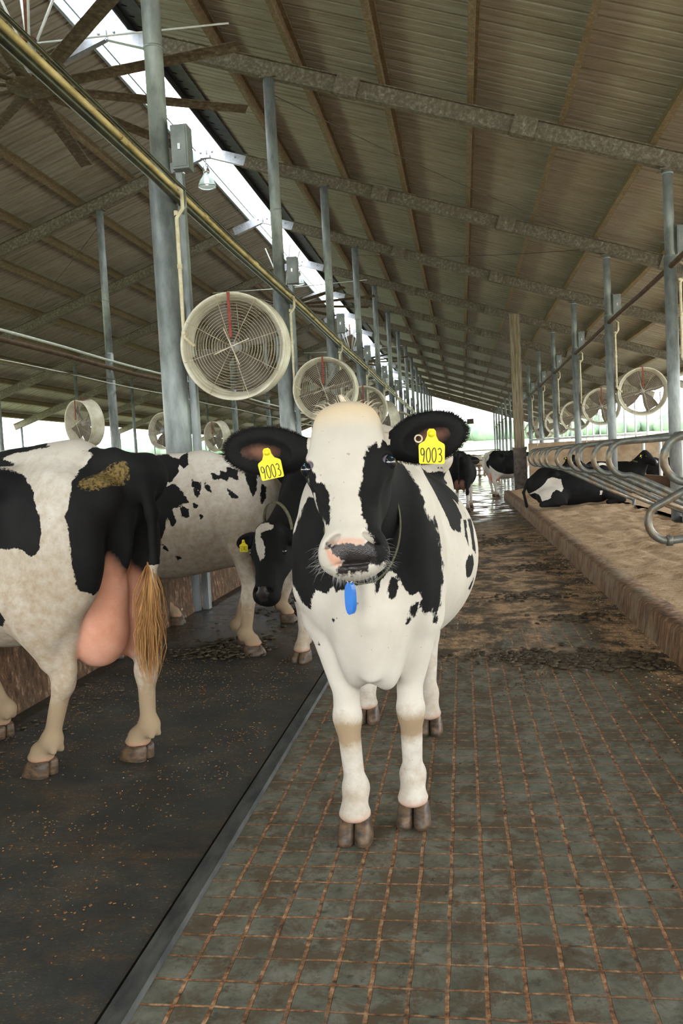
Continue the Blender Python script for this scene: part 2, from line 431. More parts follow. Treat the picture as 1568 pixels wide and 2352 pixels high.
def std_body(f,leg,hs=1.0,belly=1.0,udder=True,tail=None,slim=1.0,shoulder=True):
    """standing cow in its own frame: +y is forward, x to its right, z up"""
    b=belly
    f.ell((0,-.14,.90),(.37*b,.64,.365*b),.07)
    f.ell((0,.22,.96),(.27*b,.38,.36),.07)
    f.ell((0,.42,.94),(.225,.25,.33),.07)
    f.cone((0,.50,1.24),(0,.15,1.30),.10,.10,.12)
    f.cone((0,.15,1.30),(0,-.62,1.32),.10,.12,.10)
    f.ell((0,-.60,1.16),(.25,.30,.22),.10)
    for s_ in (1,-1):
        f.ell((s_*.22,-.42,1.28),(.07,.07,.06),.09)
        f.ell((s_*.10,-.86,1.20),(.06,.06,.07),.08)
        f.ell((s_*.175,-.68,1.00),(.115,.21,.30),.08)
        f.ell((s_*.20,-.50,.84),(.085,.17,.18),.07)
        f.ell((s_*.165,.48,.98),(.075,.16,.26),.06)
    f.ell((0,-.80,1.33),(.06,.10,.06),.06)
    f.ell((0,.60,.78),(.12,.13,.2),.07)
    for q in leg:
        x,y,kind=q[:3]; jt=q[3] if len(q)>3 else None
        s_=1 if x>0 else -1
        if kind=='f':
            el=V(s_*.168,.44,.77); kn=V(.15*el[0]+.85*x,.4*el[1]+.6*y+.03,.41); ft=V(x,y-.015,.15)
            f.cone(V(s_*.165,.50,.98),el+V(0,.01,-.02),.085,.074,.03)
            f.cone(el,kn+V(0,0,.09),.074,.044,.025)
            f.ell(kn+V(0,0,.02),(.048,.050,.072),.03)
            f.cone(kn,ft,.040,.034,.03,((0,1,0),.85))
            f.ell(ft+V(0,-.01,.01),(.044,.050,.042),.03)
            f.cone(ft,V(x,y+.03,.11),.040,.047,.02)
            f.ell((x,y+.035,.090),(.054,.058,.026),.015)
            for e_ in (-.020,.020): f.ell((x+e_,y-.045,.125),(.013,.016,.018),.012)
        else:
            st=V(s_*.20,-.50,.80); hk=V(.3*s_*.19+.7*x,y-.10,.47) if jt is None else V(*jt); ft=V(x,y-.04,.16)
            f.cone(st,hk+V(0,.04,.10),.12,.055,.06)
            f.cone(V(s_*.18,-.76,.92),hk+V(0,-.04,.08),.06,.024,.04)
            f.ell(hk,(.040,.055,.070),.03); f.ell(hk+V(0,-.05,.045),(.020,.022,.035),.03)
            f.cone(hk,ft,.042,.034,.03,((1,0,0),1.12))
            f.ell(ft+V(0,-.01,.01),(.042,.048,.042),.03)
            f.cone(ft,V(x,y+.02,.11),.040,.047,.02)
            f.ell((x,y+.025,.090),(.054,.058,.026),.015)
            for e_ in (-.022,.022): f.ell((x+e_,y-.072,.130),(.013,.016,.018),.012)
    if udder:
        f.ell((.07,-.55,.66),(.10,.17,.17),.05,None,False,'udder'); f.ell((-.07,-.55,.66),(.10,.17,.17),.05,None,False,'udder')
        for s_ in (1,-1):
            for yy in (-.62,-.46): f.cone((s_*.08,yy,.53),(s_*.08,yy,.44),.022,.014,.02,None,'udder')
    if tail is None: tail=[(0,-.88,1.34),(0,-.97,1.22),(0,-.98,.95),(0,-.95,.66)]
    for i in range(len(tail)-1):
        f.cone(tail[i],tail[i+1],.034-.006*i,.030-.006*i,.03,None,'tail')
    return tail[-1]

def hoof_mesh(parent,x,y,fwd=(0,1),s=1.0,mat=None,lift=0,name='hoof',h=.066):
    """two claws set close together, sloping forward to the toe"""
    m=MB(); fx,fy=fwd; rx,ry=fy,-fx; N=20
    for sd in (-1,1):
        rings=[]
        for (z,sc,off) in ((0,.93,.010),(.007,1.04,.012),(.022,1.06,.010),(.042,1.0,.004),(h,.88,-.006),(h+.012,.72,-.010),(h+.016,.4,-.010)):
            ring=[]
            for k in range(N):
                t=2*math.pi*k/N; a=math.cos(t); b=math.sin(t)
                ly=.064*math.copysign(abs(b)**.85,b)*sc+off; lx=.031*math.copysign(abs(a)**.8,a)*sc
                inner=sd*lx<0
                if inner: lx=-sd*min(abs(lx),.0262*sc)
                lx+=sd*(.0285*(1.0-.10*min(z/h,1))+.0035*max(b,0)*max(1-z/h,0))
                ring.append((x+(lx*rx+ly*fx)*s,y+(lx*ry+ly*fy)*s,z*s+lift))
            rings.append(ring)
        vs=sum(rings,[]); fs=[]
        for i in range(len(rings)-1):
            for k in range(N): fs.append((i*N+k,i*N+(k+1)%N,(i+1)*N+(k+1)%N,(i+1)*N+k))
        m.add(vs,fs,True); m.add(rings[-1],[tuple(range(N))],True); m.add(rings[0],[tuple(range(N-1,-1,-1))])
    return m.build(name,mat or M['hoof'],parent)

def blob_patches(P,patches,base=-1.0):
    """coat value: >0 where black. patches: (centre, radii, sign)"""
    c=np.full(len(P),base*.5)
    for (ce,ra,sg) in patches:
        p=(P-V(*ce)); r=V(*ra); k0=np.sqrt(((p/r)**2).sum(-1)); k1=np.sqrt(((p/r**2)**2).sum(-1))+1e-9; d=k0*(k0-1)/k1
        c=np.maximum(c,-d) if sg>0 else np.minimum(c,d)
    return c

def strands(name,roots,mat,parent,seg=5):
    """roots: list of polylines (list of points) with a root radius -> tapered hairs, one mesh"""
    m=MB()
    for pts,r in roots:
        n=len(pts); m.tube(pts,[r*(1-.9*i/(n-1)) for i in range(n)],4,False)
    return m.build(name,mat,parent)

DIG={'9':[[(.42,.62),(.34,.92),(.12,.95),(.04,.72),(.14,.50),(.34,.55),(.44,.80),(.40,.40),(.30,.0)]],
 '0':[[(.25,1.0),(.06,.80),(.03,.40),(.12,.06),(.28,.0),(.44,.25),(.46,.65),(.36,.95),(.25,1.0)]],
 '3':[[(.06,.88),(.26,.98),(.42,.82),(.36,.62),(.20,.55),(.38,.48),(.46,.26),(.34,.04),(.10,.04)]],
 '7':[[(.05,.95),(.45,.95),(.2,0)]],'4':[[(.32,0),(.34,1),(.03,.35),(.48,.35)]]}
def ear_tag(parent,text,s,plain=False):
    """yellow ear tag; local frame x right, z up, -y towards the reader; button at the origin"""
    r=empty('ear_tag'); r.parent=parent
    out=[(-.011,.008),(-.006,.014),(.006,.014),(.011,.008),(.012,-.004),(.018,-.016),(.032,-.024),(.034,-.029),(.033,-.072),(.030,-.0745),(-.030,-.0745),(-.033,-.072),(-.034,-.029),(-.032,-.024),(-.018,-.016),(-.012,-.004)]
    m=MB(); n=len(out); vs=[(x*s,-.0012,z*s) for x,z in out]+[(x*s,.0012,z*s) for x,z in out]
    m.add(vs,[tuple(range(n)),tuple(range(2*n-1,n-1,-1))]+[(i,(i+1)%n,(i+1)%n+n,i+n) for i in range(n)])
    m.build('tag_plate',M['tag'],r)
    b=MB(); b.lathe([(0,.0),(0,.009*s),(.003,.009*s),(.003,.006*s),(.005,.006*s),(.005,0)],(0,-.001,.002),(0,-1,0),18); b.build('tag_button',M['tag'],r)
    g=MB(); x0=-.029
    for ch in text:
        for st in DIG[ch]:
            pts=[((x0+u*.0235+.0)*s,-.0018,(-.070+v_*.036)*s) for u,v_ in st]
            P=[]
            for i in range(len(pts)-1):
                for q in range(5):
                    # Catmull-Rom so the pen strokes are round
                    p0=Vector(pts[max(i-1,0)]);p1=Vector(pts[i]);p2=Vector(pts[i+1]);p3=Vector(pts[min(i+2,len(pts)-1)]);t_=q/5
                    P.append(.5*((2*p1)+(p2-p0)*t_+(2*p0-5*p1+4*p2-p3)*t_*t_+(3*p1-p0-3*p2+p3)*t_**3))
            P.append(Vector(pts[-1])); g.tube(P,.00125*s,6)
        x0+=.0148
    nm=g.build('tag_number',M['ink'],r); nm['label']='hand-written number '+text
    return r

def collar_mesh(parent,c,u,w,ru,rw,width,thick=.004,name='collar',mat=None):
    """elliptical strap around centre c spanned by unit axes u,w"""
    c=V(*c);u=V(*u);w=V(*w);n=np.cross(u,w);n/=np.linalg.norm(n); N=72
    vs=[];fs=[]
    for k in range(N):
        t=2*math.pi*k/N
        for (e,h) in ((0,-.5),(0,.5),(1,.5),(1,-.5)):
            vs.append(c+u*math.cos(t)*(ru+e*thick)+w*math.sin(t)*(rw+e*thick)+n*h*width)
    for k in range(N):
        k2=(k+1)%N
        for e in range(4): fs.append((k*4+e,k*4+(e+1)%4,k2*4+(e+1)%4,k2*4+e))
    m=MB(); m.add(vs,fs,True); return m.build(name,mat or M['collar'],parent)
# ------------------------------------------------------------------ barn dimensions
BAY=4.88; Y1=12.15; NR=14; YS=-13.5; YE=Y1+BAY*(NR-1)  # unseen roof behind the camera is lengthened to cut daylight from the front
RX=-4.95; SL=.338; ZB=7.72; XE=8.05; XW=-17.95
XA,XB,XC,XD=-2.54,2.94,-7.36,-12.84
zb=lambda x: ZB-SL*abs(x-RX)
ROWS=[Y1+BAY*k for k in range(-3,NR)]
def ordn(i): return ORD[i]

# ---- floor slabs
t=NT('grooved_concrete'); v=t.obj((1,1,1))
sep=t.node('ShaderNodeSeparateXYZ'); t.link(v,sep.inputs[0])
wob=t.noise(v,7,3,.6); wob=t.math('MULTIPLY',t.math('SUBTRACT',wob,.5),.012)
def gridline(axis,off,period,width,amp=1.0):
    a=t.math('ADD',t.math('DIVIDE',t.math('ADD',t.math('ADD',sep.outputs[axis],off),wob),period),100)
    fr=t.math('SUBTRACT',t.math('FRACT',a),.5); d=t.math('ABSOLUTE',fr)   # 0 on the line
    return t.math('MULTIPLY',t.math('SUBTRACT',width/period,d),60,True)
gx=gridline('X',-.003+.047,.0935,.0062); gy=gridline('Y',.0,.0995,.0050)
grid=t.math('MAXIMUM',gx,gy)
brk=t.ramp(t.noise(v,4,5,.7),[(.36,0),(.5,1)])
n1=t.noise(v,1.1,6,.62); n2=t.noise(v,9,7,.7,.3); n3=t.noise(v,45,4,.7); nlong=t.noise(t.obj((1.0,.55,1)),2.3,6,.7,.5)
conc=t.ramp(n2,[(.30,(.07,.075,.052)),(.5,(.13,.132,.098)),(.72,(.22,.22,.18))])
conc=t.mix(t.ramp(t.noise(v,5.5,8,.78,.4),[(.47,0),(.56,.85)]),conc,(.082,.058,.030)); conc=t.mix(t.ramp(t.noise(v,17,5,.75),[(.55,0),(.66,.8)]),conc,(.045,.036,.022))
gcol=t.ramp(t.noise(v,30,4,.7),[(.34,(.035,.02,.010)),(.52,(.28,.13,.055)),(.68,(.55,.36,.20))])
col=t.mix(t.math('MULTIPLY',grid,t.math('ADD',t.math('MULTIPLY',brk,.5),.5)),conc,gcol)
# tracked-in bedding and manure beyond the clean part of the alley
far=t.node('ShaderNodeMapRange',clamp=True); far.inputs['From Min'].default_value=3.2; far.inputs['From Max'].default_value=7.2; t.link(sep.outputs['Y'],far.inputs[0])
side=t.node('ShaderNodeMapRange',clamp=True); side.inputs['From Min'].default_value=.75; side.inputs['From Max'].default_value=1.25; t.link(sep.outputs['X'],side.inputs[0])
cov=t.math('ADD',t.math('MULTIPLY',far.outputs[0],.62),t.math('MULTIPLY',t.math('SUBTRACT',nlong,.5),1.5))
cov=t.math('ADD',cov,t.math('MULTIPLY',side.outputs[0],.30))
covm=t.ramp(cov,[(.30,0),(.46,1)])
sand=t.ramp(n3,[(.3,(.24,.14,.07)),(.5,(.46,.29,.155)),(.68,(.68,.47,.29))])
man=t.ramp(n2,[(.35,(.030,.022,.012)),(.6,(.085,.060,.032))])
mm=t.ramp(t.noise(t.obj((1,.8,1)),3.1,6,.72,.4),[(.44,0),(.56,1)])
sand=t.mix(t.ramp(n2,[(.46,0),(.60,.75)]),sand,man)
col=t.mix(covm,col,t.mix(mm,sand,man))
wetn=t.node('ShaderNodeMapRange',clamp=True); wetn.inputs['From Min'].default_value=13; wetn.inputs['From Max'].default_value=19; t.link(sep.outputs['Y'],wetn.inputs[0])
wm=t.math('MULTIPLY',wetn.outputs[0],t.ramp(t.noise(v,1.7,5,.6),[(.42,0),(.52,1)]))
col=t.mix(wm,col,(.03,.026,.02))
rough=t.math('SUBTRACT',.78,t.math('MULTIPLY',wm,.68)); rough=t.math('SUBTRACT',rough,t.math('MULTIPLY',t.ramp(n1,[(.4,0),(.65,1)]),.18))
hgt=t.math('SUBTRACT',t.math('MULTIPLY',n2,.35),t.math('MULTIPLY',grid,t.math('SUBTRACT',1,covm)))
hgt=t.math('ADD',hgt,t.math('MULTIPLY',covm,t.math('MULTIPLY',t.math('ADD',n3,nlong),.8)))
t.bump(t.math('MULTIPLY',hgt,t.math('SUBTRACT',1,t.math('MULTIPLY',wm,.93))),.8,.012)
M['concrete']=t.out(col,rough,0,.4)

t=NT('wet_rubber_matting'); v=t.obj(); n1=t.noise(v,1.0,6,.62,.4); n2=t.noise(t.obj((1,2.2,1)),13,7,.75); n3=t.noise(t.obj((1,1.8,1)),75,4,.75); n4=t.noise(v,3.5,6,.7,.5)
col=t.ramp(n4,[(.3,(.014,.017,.018)),(.5,(.026,.030,.028)),(.7,(.055,.056,.045))])
m1=t.math('MULTIPLY',t.ramp(t.noise(t.obj((1,2.0,1)),2.2,7,.75,.3),[(.46,0),(.62,1)]),t.ramp(n2,[(.42,0),(.6,1)]))
col=t.mix(t.math('MULTIPLY',m1,.62),col,t.ramp(n3,[(.4,(.05,.034,.013)),(.6,(.17,.09,.03))]))
m2=t.math('MULTIPLY',t.ramp(n3,[(.60,0),(.66,1)]),t.ramp(n4,[(.42,.05),(.6,1)]))
col=t.mix(m2,col,(.40,.22,.08))
t.bump(t.math('ADD',n2,t.math('MULTIPLY',n3,.5)),.45,.010)
far=t.node('ShaderNodeMapRange',clamp=True); far.inputs['From Min'].default_value=4.6; far.inputs['From Max'].default_value=6.0; sp=t.node('ShaderNodeSeparateXYZ'); t.link(v,sp.inputs[0]); t.link(sp.outputs['Y'],far.inputs[0])
wet=t.math('MULTIPLY',far.outputs[0],t.ramp(n1,[(.45,0),(.55,1)]))
M['mat']=t.out(col,t.math('SUBTRACT',.55,t.math('MULTIPLY',wet,.35)),0,.45)
M['mat_edge']=simple('rubber_edge_strip',(.022,.026,.026),(.075,.08,.072),22,.6,0,.2,(1,.3,1))

t=NT('stained_kerb'); v=t.obj((1,1,1)); f=t.noise(t.obj((1,1,.18)),22,6,.7); g=t.noise(v,3,5,.7)
col=t.ramp(f,[(.35,(.030,.017,.008)),(.5,(.13,.065,.025)),(.68,(.30,.17,.08))]); col=t.mix(t.ramp(g,[(.45,0),(.65,.6)]),col,(.23,.19,.12))
t.bump(f,.5,.01); M['kerb']=t.out(col,.8,0,.3)
t=NT('feed_wall_concrete'); v=t.obj(); f=t.noise(t.obj((1,1,.5)),24,6,.75); g=t.noise(v,2.5,5,.7)
col=t.ramp(f,[(.38,(.05,.028,.015)),(.55,(.15,.085,.045)),(.68,(.42,.29,.19))]); col=t.mix(t.ramp(g,[(.45,0),(.6,.8)]),col,(.06,.042,.026)); t.bump(f,.6,.015); M['feedwall']=t.out(col,.85,0,.3)
t=NT('sand_bedding'); v=t.obj(); f=t.noise(v,38,6,.75); g=t.noise(t.obj((.7,1.6,1)),5,6,.7,.6); h=t.noise(v,130,3,.7)
col=t.ramp(t.math('ADD',t.math('MULTIPLY',f,.5),t.math('MULTIPLY',g,.5)),[(.36,(.30,.19,.10)),(.48,(.56,.39,.235)),(.62,(.74,.56,.37))]); col=t.mix(t.ramp(h,[(.56,0),(.68,.7)]),col,(.13,.075,.035))
t.bump(t.math('ADD',t.math('ADD',f,g),t.math('MULTIPLY',h,.4)),.8,.02); M['sand']=t.out(col,.95,0,.1)
M['manure']=simple('wet_manure',(.028,.021,.012),(.10,.072,.038),30,.6,0,.5)
M['crumb']=simple('orange_feed_crumb',(.10,.050,.016),(.29,.15,.052),60,.8)
M['crumb_pale']=simple('pale_straw_chip',(.30,.22,.13),(.50,.40,.26),60,.8)
M['grass']=simple('overexposed_grass_field',(.30,.38,.20),(.44,.52,.32),.06,1,0,0,(1,.25,1))  # overexposed daylight is put into this pale albedo
M['crop']=simple('overexposed_pale_crop',(.34,.48,.20),(.46,.58,.30),.08,1,0,0,(1,.2,1))  # crop colour raised to carry the overexposed brightness
M['forest']=simple('distant_tree_foliage',(.12,.18,.13),(.22,.29,.19),.25,1)
M['apron']=simple('outside_gravel',(.42,.42,.36),(.58,.57,.5),2,1)

def sheet(name,x0,y0,x1,y1,z,mat,kind='structure',th=.12):
    m=MB(); m.box((x0,y0,z-th),(x1,y1,z)); return tag(m.build(name,mat),kind=kind)
sheet('floor',XW,YS-4,XE+.4,YE+4,0,M['concrete'])
m=MB(); m.box((-2.455,YS,-.0),(-.905,YE,.010)); tag(m.build('alley_mat',M['mat']),'dark rubber matting strewn with orange feed crumbs along the feed wall','floor mat')
m=MB(); m.prof((-.865,YS,.0),(-.865,YE,0),[(-.034,0),(.034,0),(.028,.016),(-.028,.016)]); tag(m.build('mat_edge_strip',M['mat_edge']),'dark grey edging strip between the rubber matting and the grooved concrete','edge strip')
# kerb and sand bed on the right
m=MB(); rnd=random.Random(2); n=260
prof=[(1.19,0),(1.205,.10),(1.213,.180),(1.235,.20),(1.36,.205),(1.36,0)]
vs=[];fs=[]
for i in range(n+1):
    y=YS+(25.7-YS)*i/n; w=rnd.uniform(-.006,.006)
    for j,(x,z) in enumerate(prof): vs.append((x+(w if j<4 else 0),y,z+(rnd.uniform(-.006,.006) if 1<j<5 else 0)))
q=len(prof)
for i in range(n):
    for j in range(q-1): fs.append((i*q+j,(i+1)*q+j,(i+1)*q+j+1,i*q+j+1))
m.add(vs,fs,True); tag(m.build('stall_kerb',M['kerb']),'brown-stained concrete kerb along the sand stalls','kerb')
def hfield(x0,x1,y0,y1,nx,ny,fn,name,mat):
    xs=np.linspace(x0,x1,nx); ys=y0+(y1-y0)*np.linspace(0,1,ny)**1.6; X,Y=np.meshgrid(xs,ys,indexing='ij'); Z=fn(X,Y)
    vs=np.stack([X,Y,Z],-1).reshape(-1,3).tolist(); fs=[(i*ny+j,(i+1)*ny+j,(i+1)*ny+j+1,i*ny+j+1) for i in range(nx-1) for j in range(ny-1)]
    m=MB(); m.add(vs,fs,True); return m.build(name,mat)
def vnoise(X,Y,seed,s):
    r=np.random.RandomState(seed); Z=np.zeros_like(X)
    for k in range(14):
        a=r.uniform(0,6.28); fr=r.uniform(.6,2.2)*s; ph=r.uniform(0,6.28); Z+=np.sin((X*math.cos(a)+Y*math.sin(a))*fr+ph+1.3*np.sin(X*fr*.7+Y*.4*fr+ph))
    return Z/14
bed=lambda X,Y: .190+(.085*vnoise(X,Y,1,5)+.055*vnoise(X,Y,3,13))*np.clip((X-1.30)/.35,0,1)+.06*np.clip((X-1.36)/.8,0,1)
o=hfield(1.361,2.95,YS,25.6,70,620,bed,'sand_bed',M['sand']); tag(o,'tan sand bedding heaped in the stalls beside the kerb','sand bed',kind='stuff')
o=hfield(2.95,8.0,YS,30,60,300,lambda X,Y:.30+.03*vnoise(X,Y,5,4),'sand_bed',M['sand']); tag(o,'tan sand bedding of the far stall row beyond the near one','sand bed',kind='stuff')
# feed wall
def low_wall(x0,x1,name,label):
    m=MB(); n=120; vs=[];fs=[]; rr=random.Random(4); pr=[(x1,0),(x1-.01,.2),(x1-.02,.39),(x1-.05,.42),(x0+.05,.42),(x0,.39),(x0,0)]
    for i in range(n+1):
        y=YS+(YE-YS)*i/n
        for (x,z) in pr: vs.append((x+rr.uniform(-.004,.004),y,z))
    q=len(pr); fs=[(i*q+j,i*q+j+1,(i+1)*q+j+1,(i+1)*q+j) for i in range(n) for j in range(q-1)]
    m.add(vs,fs,True); tag(m.build(name,M['feedwall']),label,'wall')
low_wall(-2.72,-2.46,'feed_wall','low rust-stained concrete feed wall beside the rubber matting')
low_wall(-7.5,-7.24,'feed_wall','low concrete feed wall on the far side of the feed lane')

# ---- roof
def slope_pt(x,off): return zb(x)+off
def roof_half(sgn,name):
    x0=RX+sgn*(.26 if sgn>0 else .45); x1=XE if sgn>0 else XW
    m=MB(); vs=[];fs=[]; y=YS; prof=[]
    while y<YE+1.0:
        prof += [(y,0),(y+.10,0),(y+.108,.012),(y+.122,.012),(y+.13,0),(y+.235,0),(y+.248,.042),(y+.282,.042),(y+.295,0)]; y+=.305
    prof.append((y,0)); n=len(prof)
    for x in (x0,x1):
        for yy,dz in prof: vs.append((x,yy,slope_pt(x,.49)+dz))
    fs=[(i,i+1,i+1+n,i+n) if sgn<0 else (i,i+n,i+1+n,i+1) for i in range(n-1)]
    m.add(vs,fs,False); o=m.build(name,M['roof']); tag(o,kind='structure')
    return o
roof_half(1,'ceiling'); roof_half(-1,'ceiling')
# ridge flashing, pierced where the sheet ribs run out
m=MB(); 
x0,x1=RX+.26,RX+.66
y=YS
while y<YE:
    a=y; b=y+.085
    m.add([(x0,a+.05,slope_pt(x0,.45)),(x1,a+.05,slope_pt(x1,.45)),(x1,a+.305,slope_pt(x1,.45)),(x0,a+.305,slope_pt(x0,.45))],[(0,1,2,3)])
    m.add([(x0,a,slope_pt(x0,.45)),(x0+.12,a,slope_pt(x0+.12,.45)),(x0+.12,a+.05,slope_pt(x0+.12,.45)),(x0,a+.05,slope_pt(x0,.45))],[(0,1,2,3)])
    m.add([(x0+.20,a,slope_pt(x0+.2,.45)),(x1,a,slope_pt(x1,.45)),(x1,a+.05,slope_pt(x1,.45)),(x0+.2,a+.05,slope_pt(x0+.2,.45))],[(0,1,2,3)])
    y+=.305
m.bar((x0,YS,slope_pt(x0,.42)),(x0,YE,slope_pt(x0,.42)),.03,.16)
tag(m.build('ridge_flashing',M['flashing']),'dark pierced flashing along the right edge of the open ridge','flashing')
m=MB(); xl=RX-.45
m.bar((xl,YS,slope_pt(xl,.45)),(xl,YE,slope_pt(xl,.45)),.05,.14); m.bar((xl+.10,YS,slope_pt(xl,.50)),(xl+.10,YE,slope_pt(xl,.50)),.03,.05); tag(m.build('ridge_flashing',M['flashing_light']),'pale flashing along the left edge of the open ridge','flashing')

# ---- rafters: one frame per bay
I_=[(-.065,-.125),(.065,-.125),(.065,-.113),(.008,-.113),(.008,.113),(.065,.113),(.065,.125),(-.065,.125),(-.065,.113),(-.008,.113),(-.008,-.113),(-.065,-.113)]
vis=[y for y in ROWS if y>8]
for i,y in enumerate(ROWS):
    if y<8: continue
    k=vis.index(y)
    r=empty('roof_rafter',(0,y,0),'steel roof rafter frame, %s from the front across the ridge'%ordn(k),'rafter','roof rafter frames')
    m=MB(); m.prof((RX+.75,0,zb(RX+.75)+.13),(XE,0,zb(XE)+.13),I_)
    for xx in (1.05,4.1,-1.4): m.prof((xx-.16,0,zb(xx-.16)+.13),(xx+.16,0,zb(xx+.16)+.13),[(-.078,-.135),(.078,-.135),(.078,.13),(-.078,.13)])
    m.build('rafter_beam',M['rafter'],r)
    m=MB(); m.prof((RX-.75,0,zb(RX-.75)+.13),(XW,0,zb(XW)+.13),I_); m.build('rafter_beam',M['rafter'],r)
    m=MB()
    for s_ in (1,-1):
        m.prof((RX,0,zb(RX)+.13),(RX+s_*.80,0,zb(RX+.8)+.13),[(-.05,-.105),(.05,-.105),(.05,-.095),(.012,-.095),(.012,.105),(-.012,.105),(-.012,-.095),(-.05,-.095)])
        for xx in (.12,.6): m.lathe([(0,0),(0,.02),(.02,.02),(.02,0)],(RX+s_*xx,-.012,zb(RX+xx)+.16),(0,-1,0),8)
    m.bar((RX,-.02,zb(RX)+.0),(RX,-.02,zb(RX)+.26),.015,.06,(0,1,0))
    o=m.build('ridge_bracket',M['galv_clean'],r); o['label']='bright galvanised ridge bracket'
# ---- purlins
offs=[1.70,2.86,4.08,5.30,6.52,7.72,8.95,10.15,11.35,12.5]
Cc=[(-.042,-.10),(.042,-.10),(.042,-.086),(-.028,-.086),(-.028,.086),(.042,.086),(.042,.10),(-.042,.10)]
for s_,nm,lim in ((1,'right',XE),(-1,'left',XW)):
    for k,d in enumerate(offs):
        x=RX+s_*d; m=MB(); z=zb(x)+.26+.10; m.prof((x,YS,z),(x,YE+.8,z),Cc,(s_*SL,0,1))
        tag(m.build('roof_purlin',M['purlin']),'long roof purlin on the %s slope, %s from the ridge'%(nm,ordn(k)),'purlin','roof purlins')
# gable trim at the far end
m=MB(); m.bar((RX+.3,YE+.9,zb(RX)+.28),(XE,YE+.9,zb(XE)+.30),.08,.45); tag(m.build('trim_1',M['steel_dark']),kind='structure')
m=MB(); m.bar((RX-.45,YE+.9,zb(RX)+.28),(XW,YE+.9,zb(XW)+.30),.08,.45); tag(m.build('trim_2',M['steel_dark']),kind='structure')

# ---- posts
def post(x,y,label,group,thick=.0825,low=.115,split=3.92,mat='galv',name='barn_post',plate=True,base=0.0,channel=0):
    r=empty(name,(x,y,base),label,'post',group); zt=zb(x)-base
    if low: 
        m=MB(); m.tube([(0,0,0),(0,0,split-.03)],low,18); m.tube([(0,0,split-.04),(0,0,split)],[low,thick],18,False); m.build('lower_tube',M[mat],r)
        m=MB(); m.tube([(0,0,split),(0,0,zt)],thick,18); m.lathe([(-.01,thick),(-.01,thick+.006),(.01,thick+.006),(.01,thick)],(0,0,split+1.1),(0,0,1),18); m.build('upper_tube',M[mat],r)
    else:
        m=MB(); m.tube([(0,0,0),(0,0,zt)],thick,14); m.build('post_tube',M[mat],r)
    if plate:
        m=MB(); m.box((-.12,-.10,zt-.015),(.12,.10,zt)); m.build('top_plate',M['rafter'],r)
    if channel:
        m=MB(); m.prof((channel,.08,0),(channel,.08,4.35),[(-.03,-.04),(.03,-.04),(.03,-.03),(-.02,-.03),(-.02,.03),(.03,.03),(.03,.04),(-.03,.04)],(0,1,0)); m.build('side_channel',M['galv'],r)
    return r
def control_box(x,y,z,label,group):
    r=empty('control_box',(x,y,z),label,'electrical box',group)
    m=MB(); m.box((-.075,-.07,-.19),(.075,.07,.19)); m.box((-.06,-.078,-.17),(.06,-.07,.17)); m.build('enclosure',M['box'],r)
    m=MB(); m.box((-.012,-.09,-.03),(.012,-.078,.02)); m.lathe([(0,0),(0,.014),(.03,.014),(.03,0)],(0,0,-.19),(0,0,-1),10); m.build('latch',M['metal'],r)
    m=MB(); m.tube([(0,0,-.22),(0,0,-.5),(-.04,0,-.56)],.012,8); m.build('conduit',M['galv'],r)
rowsA=[y for y in ROWS if y>7 ]; rowsA.insert(0,ROWS[2]) if ROWS[2] not in rowsA else None
for k,y in enumerate(sorted(set(rowsA))):
    post(XA,y,'thick galvanised round post along the near feed wall, %s from the camera'%ordn(k),'posts along the near feed wall',channel=.15)
    if k<10: control_box(XA+.20,y+.02,4.14,'grey electrical box high on the %s post along the feed wall'%ordn(k),'control boxes on feed wall posts')
for k,y in enumerate([y for y in ROWS if y>8]):
    post(XB,y,'galvanised post along the middle of the stall bed, %s from the camera'%ordn(k),'posts in the stall row',.068,.084,3.9,channel=0)
    if k<8: control_box(XB+.16,y,4.09,'grey electrical box on the %s stall row post'%ordn(k),'control boxes on stall row posts')
for k,y in enumerate([y for y in ROWS if y>12.5]):
    post(XC,y,'slender galvanised post on the far side of the feed lane, %s from the camera'%ordn(k),'posts across the feed lane',.075,.09,3.9)
for k,y in enumerate([y for y in ROWS if y>12.5][:11]):
    post(XD,y,'thin post in the left stall rows, %s from the camera'%ordn(k),'posts in the left stalls',.06,0)
for k,y in enumerate([y for y in ROWS if y>12.5][:11]):
    post(XE-.3,y+.0,'thin bright eave post on the right edge of the barn, %s from the camera'%ordn(k),'right eave posts',.05,0,mat='white_pipe',plate=False)
    post(XE-.3+.0,y+BAY/2,'thin bright eave post between bays on the right edge, %s from the camera'%ordn(k),'right eave posts between bays',.04,0,mat='white_pipe',plate=False)
for k,y in enumerate([y for y in ROWS if y>12.5][:9]):
    post(XW+.3,y,'thin eave post on the left edge of the barn, %s from the camera'%ordn(k),'left eave posts',.05,0,mat='galv',plate=False)
# timber post with steel boot at the end of the sand bed
r=empty('timber_post',(1.72,25.7,0),'weathered timber post with dark steel boot at the end of the sand bed','post')
m=MB()
for i,xx in enumerate((-.10,0,.10)): m.box((xx-.048,-.13,1.45),(xx+.048,.13,zb(1.72)))
m.build('timber_shaft',M['timber'],r); m=MB(); m.box((-.19,-.17,0),(.19,.17,1.47)); m.box((-.21,-.19,1.40),(-.17,.19,1.5)); m.box((.17,-.19,1.40),(.21,.19,1.5)); m.build('steel_boot',M['steel_dark'],r)
# end wall of the stall block
m=MB(); m.box((1.95,25.2,.0),(8.0,25.32,1.58)); tag(m.build('end_partition',M['endwall']),'dirty tan panel wall closing the stalls beside the timber post','partition')
m=MB(); m.tube([(1.96,25.1,1.68),(7.7,25.1,1.68)],.03,8); 
for xx in (2.2,3.6,5,6.4): m.tube([(xx,25.1,1.5),(xx,25.1,1.68)],.015,6)
tag(m.build('water_pipe',M['white_pipe']),'white pipe running above the tan end partition','pipe')
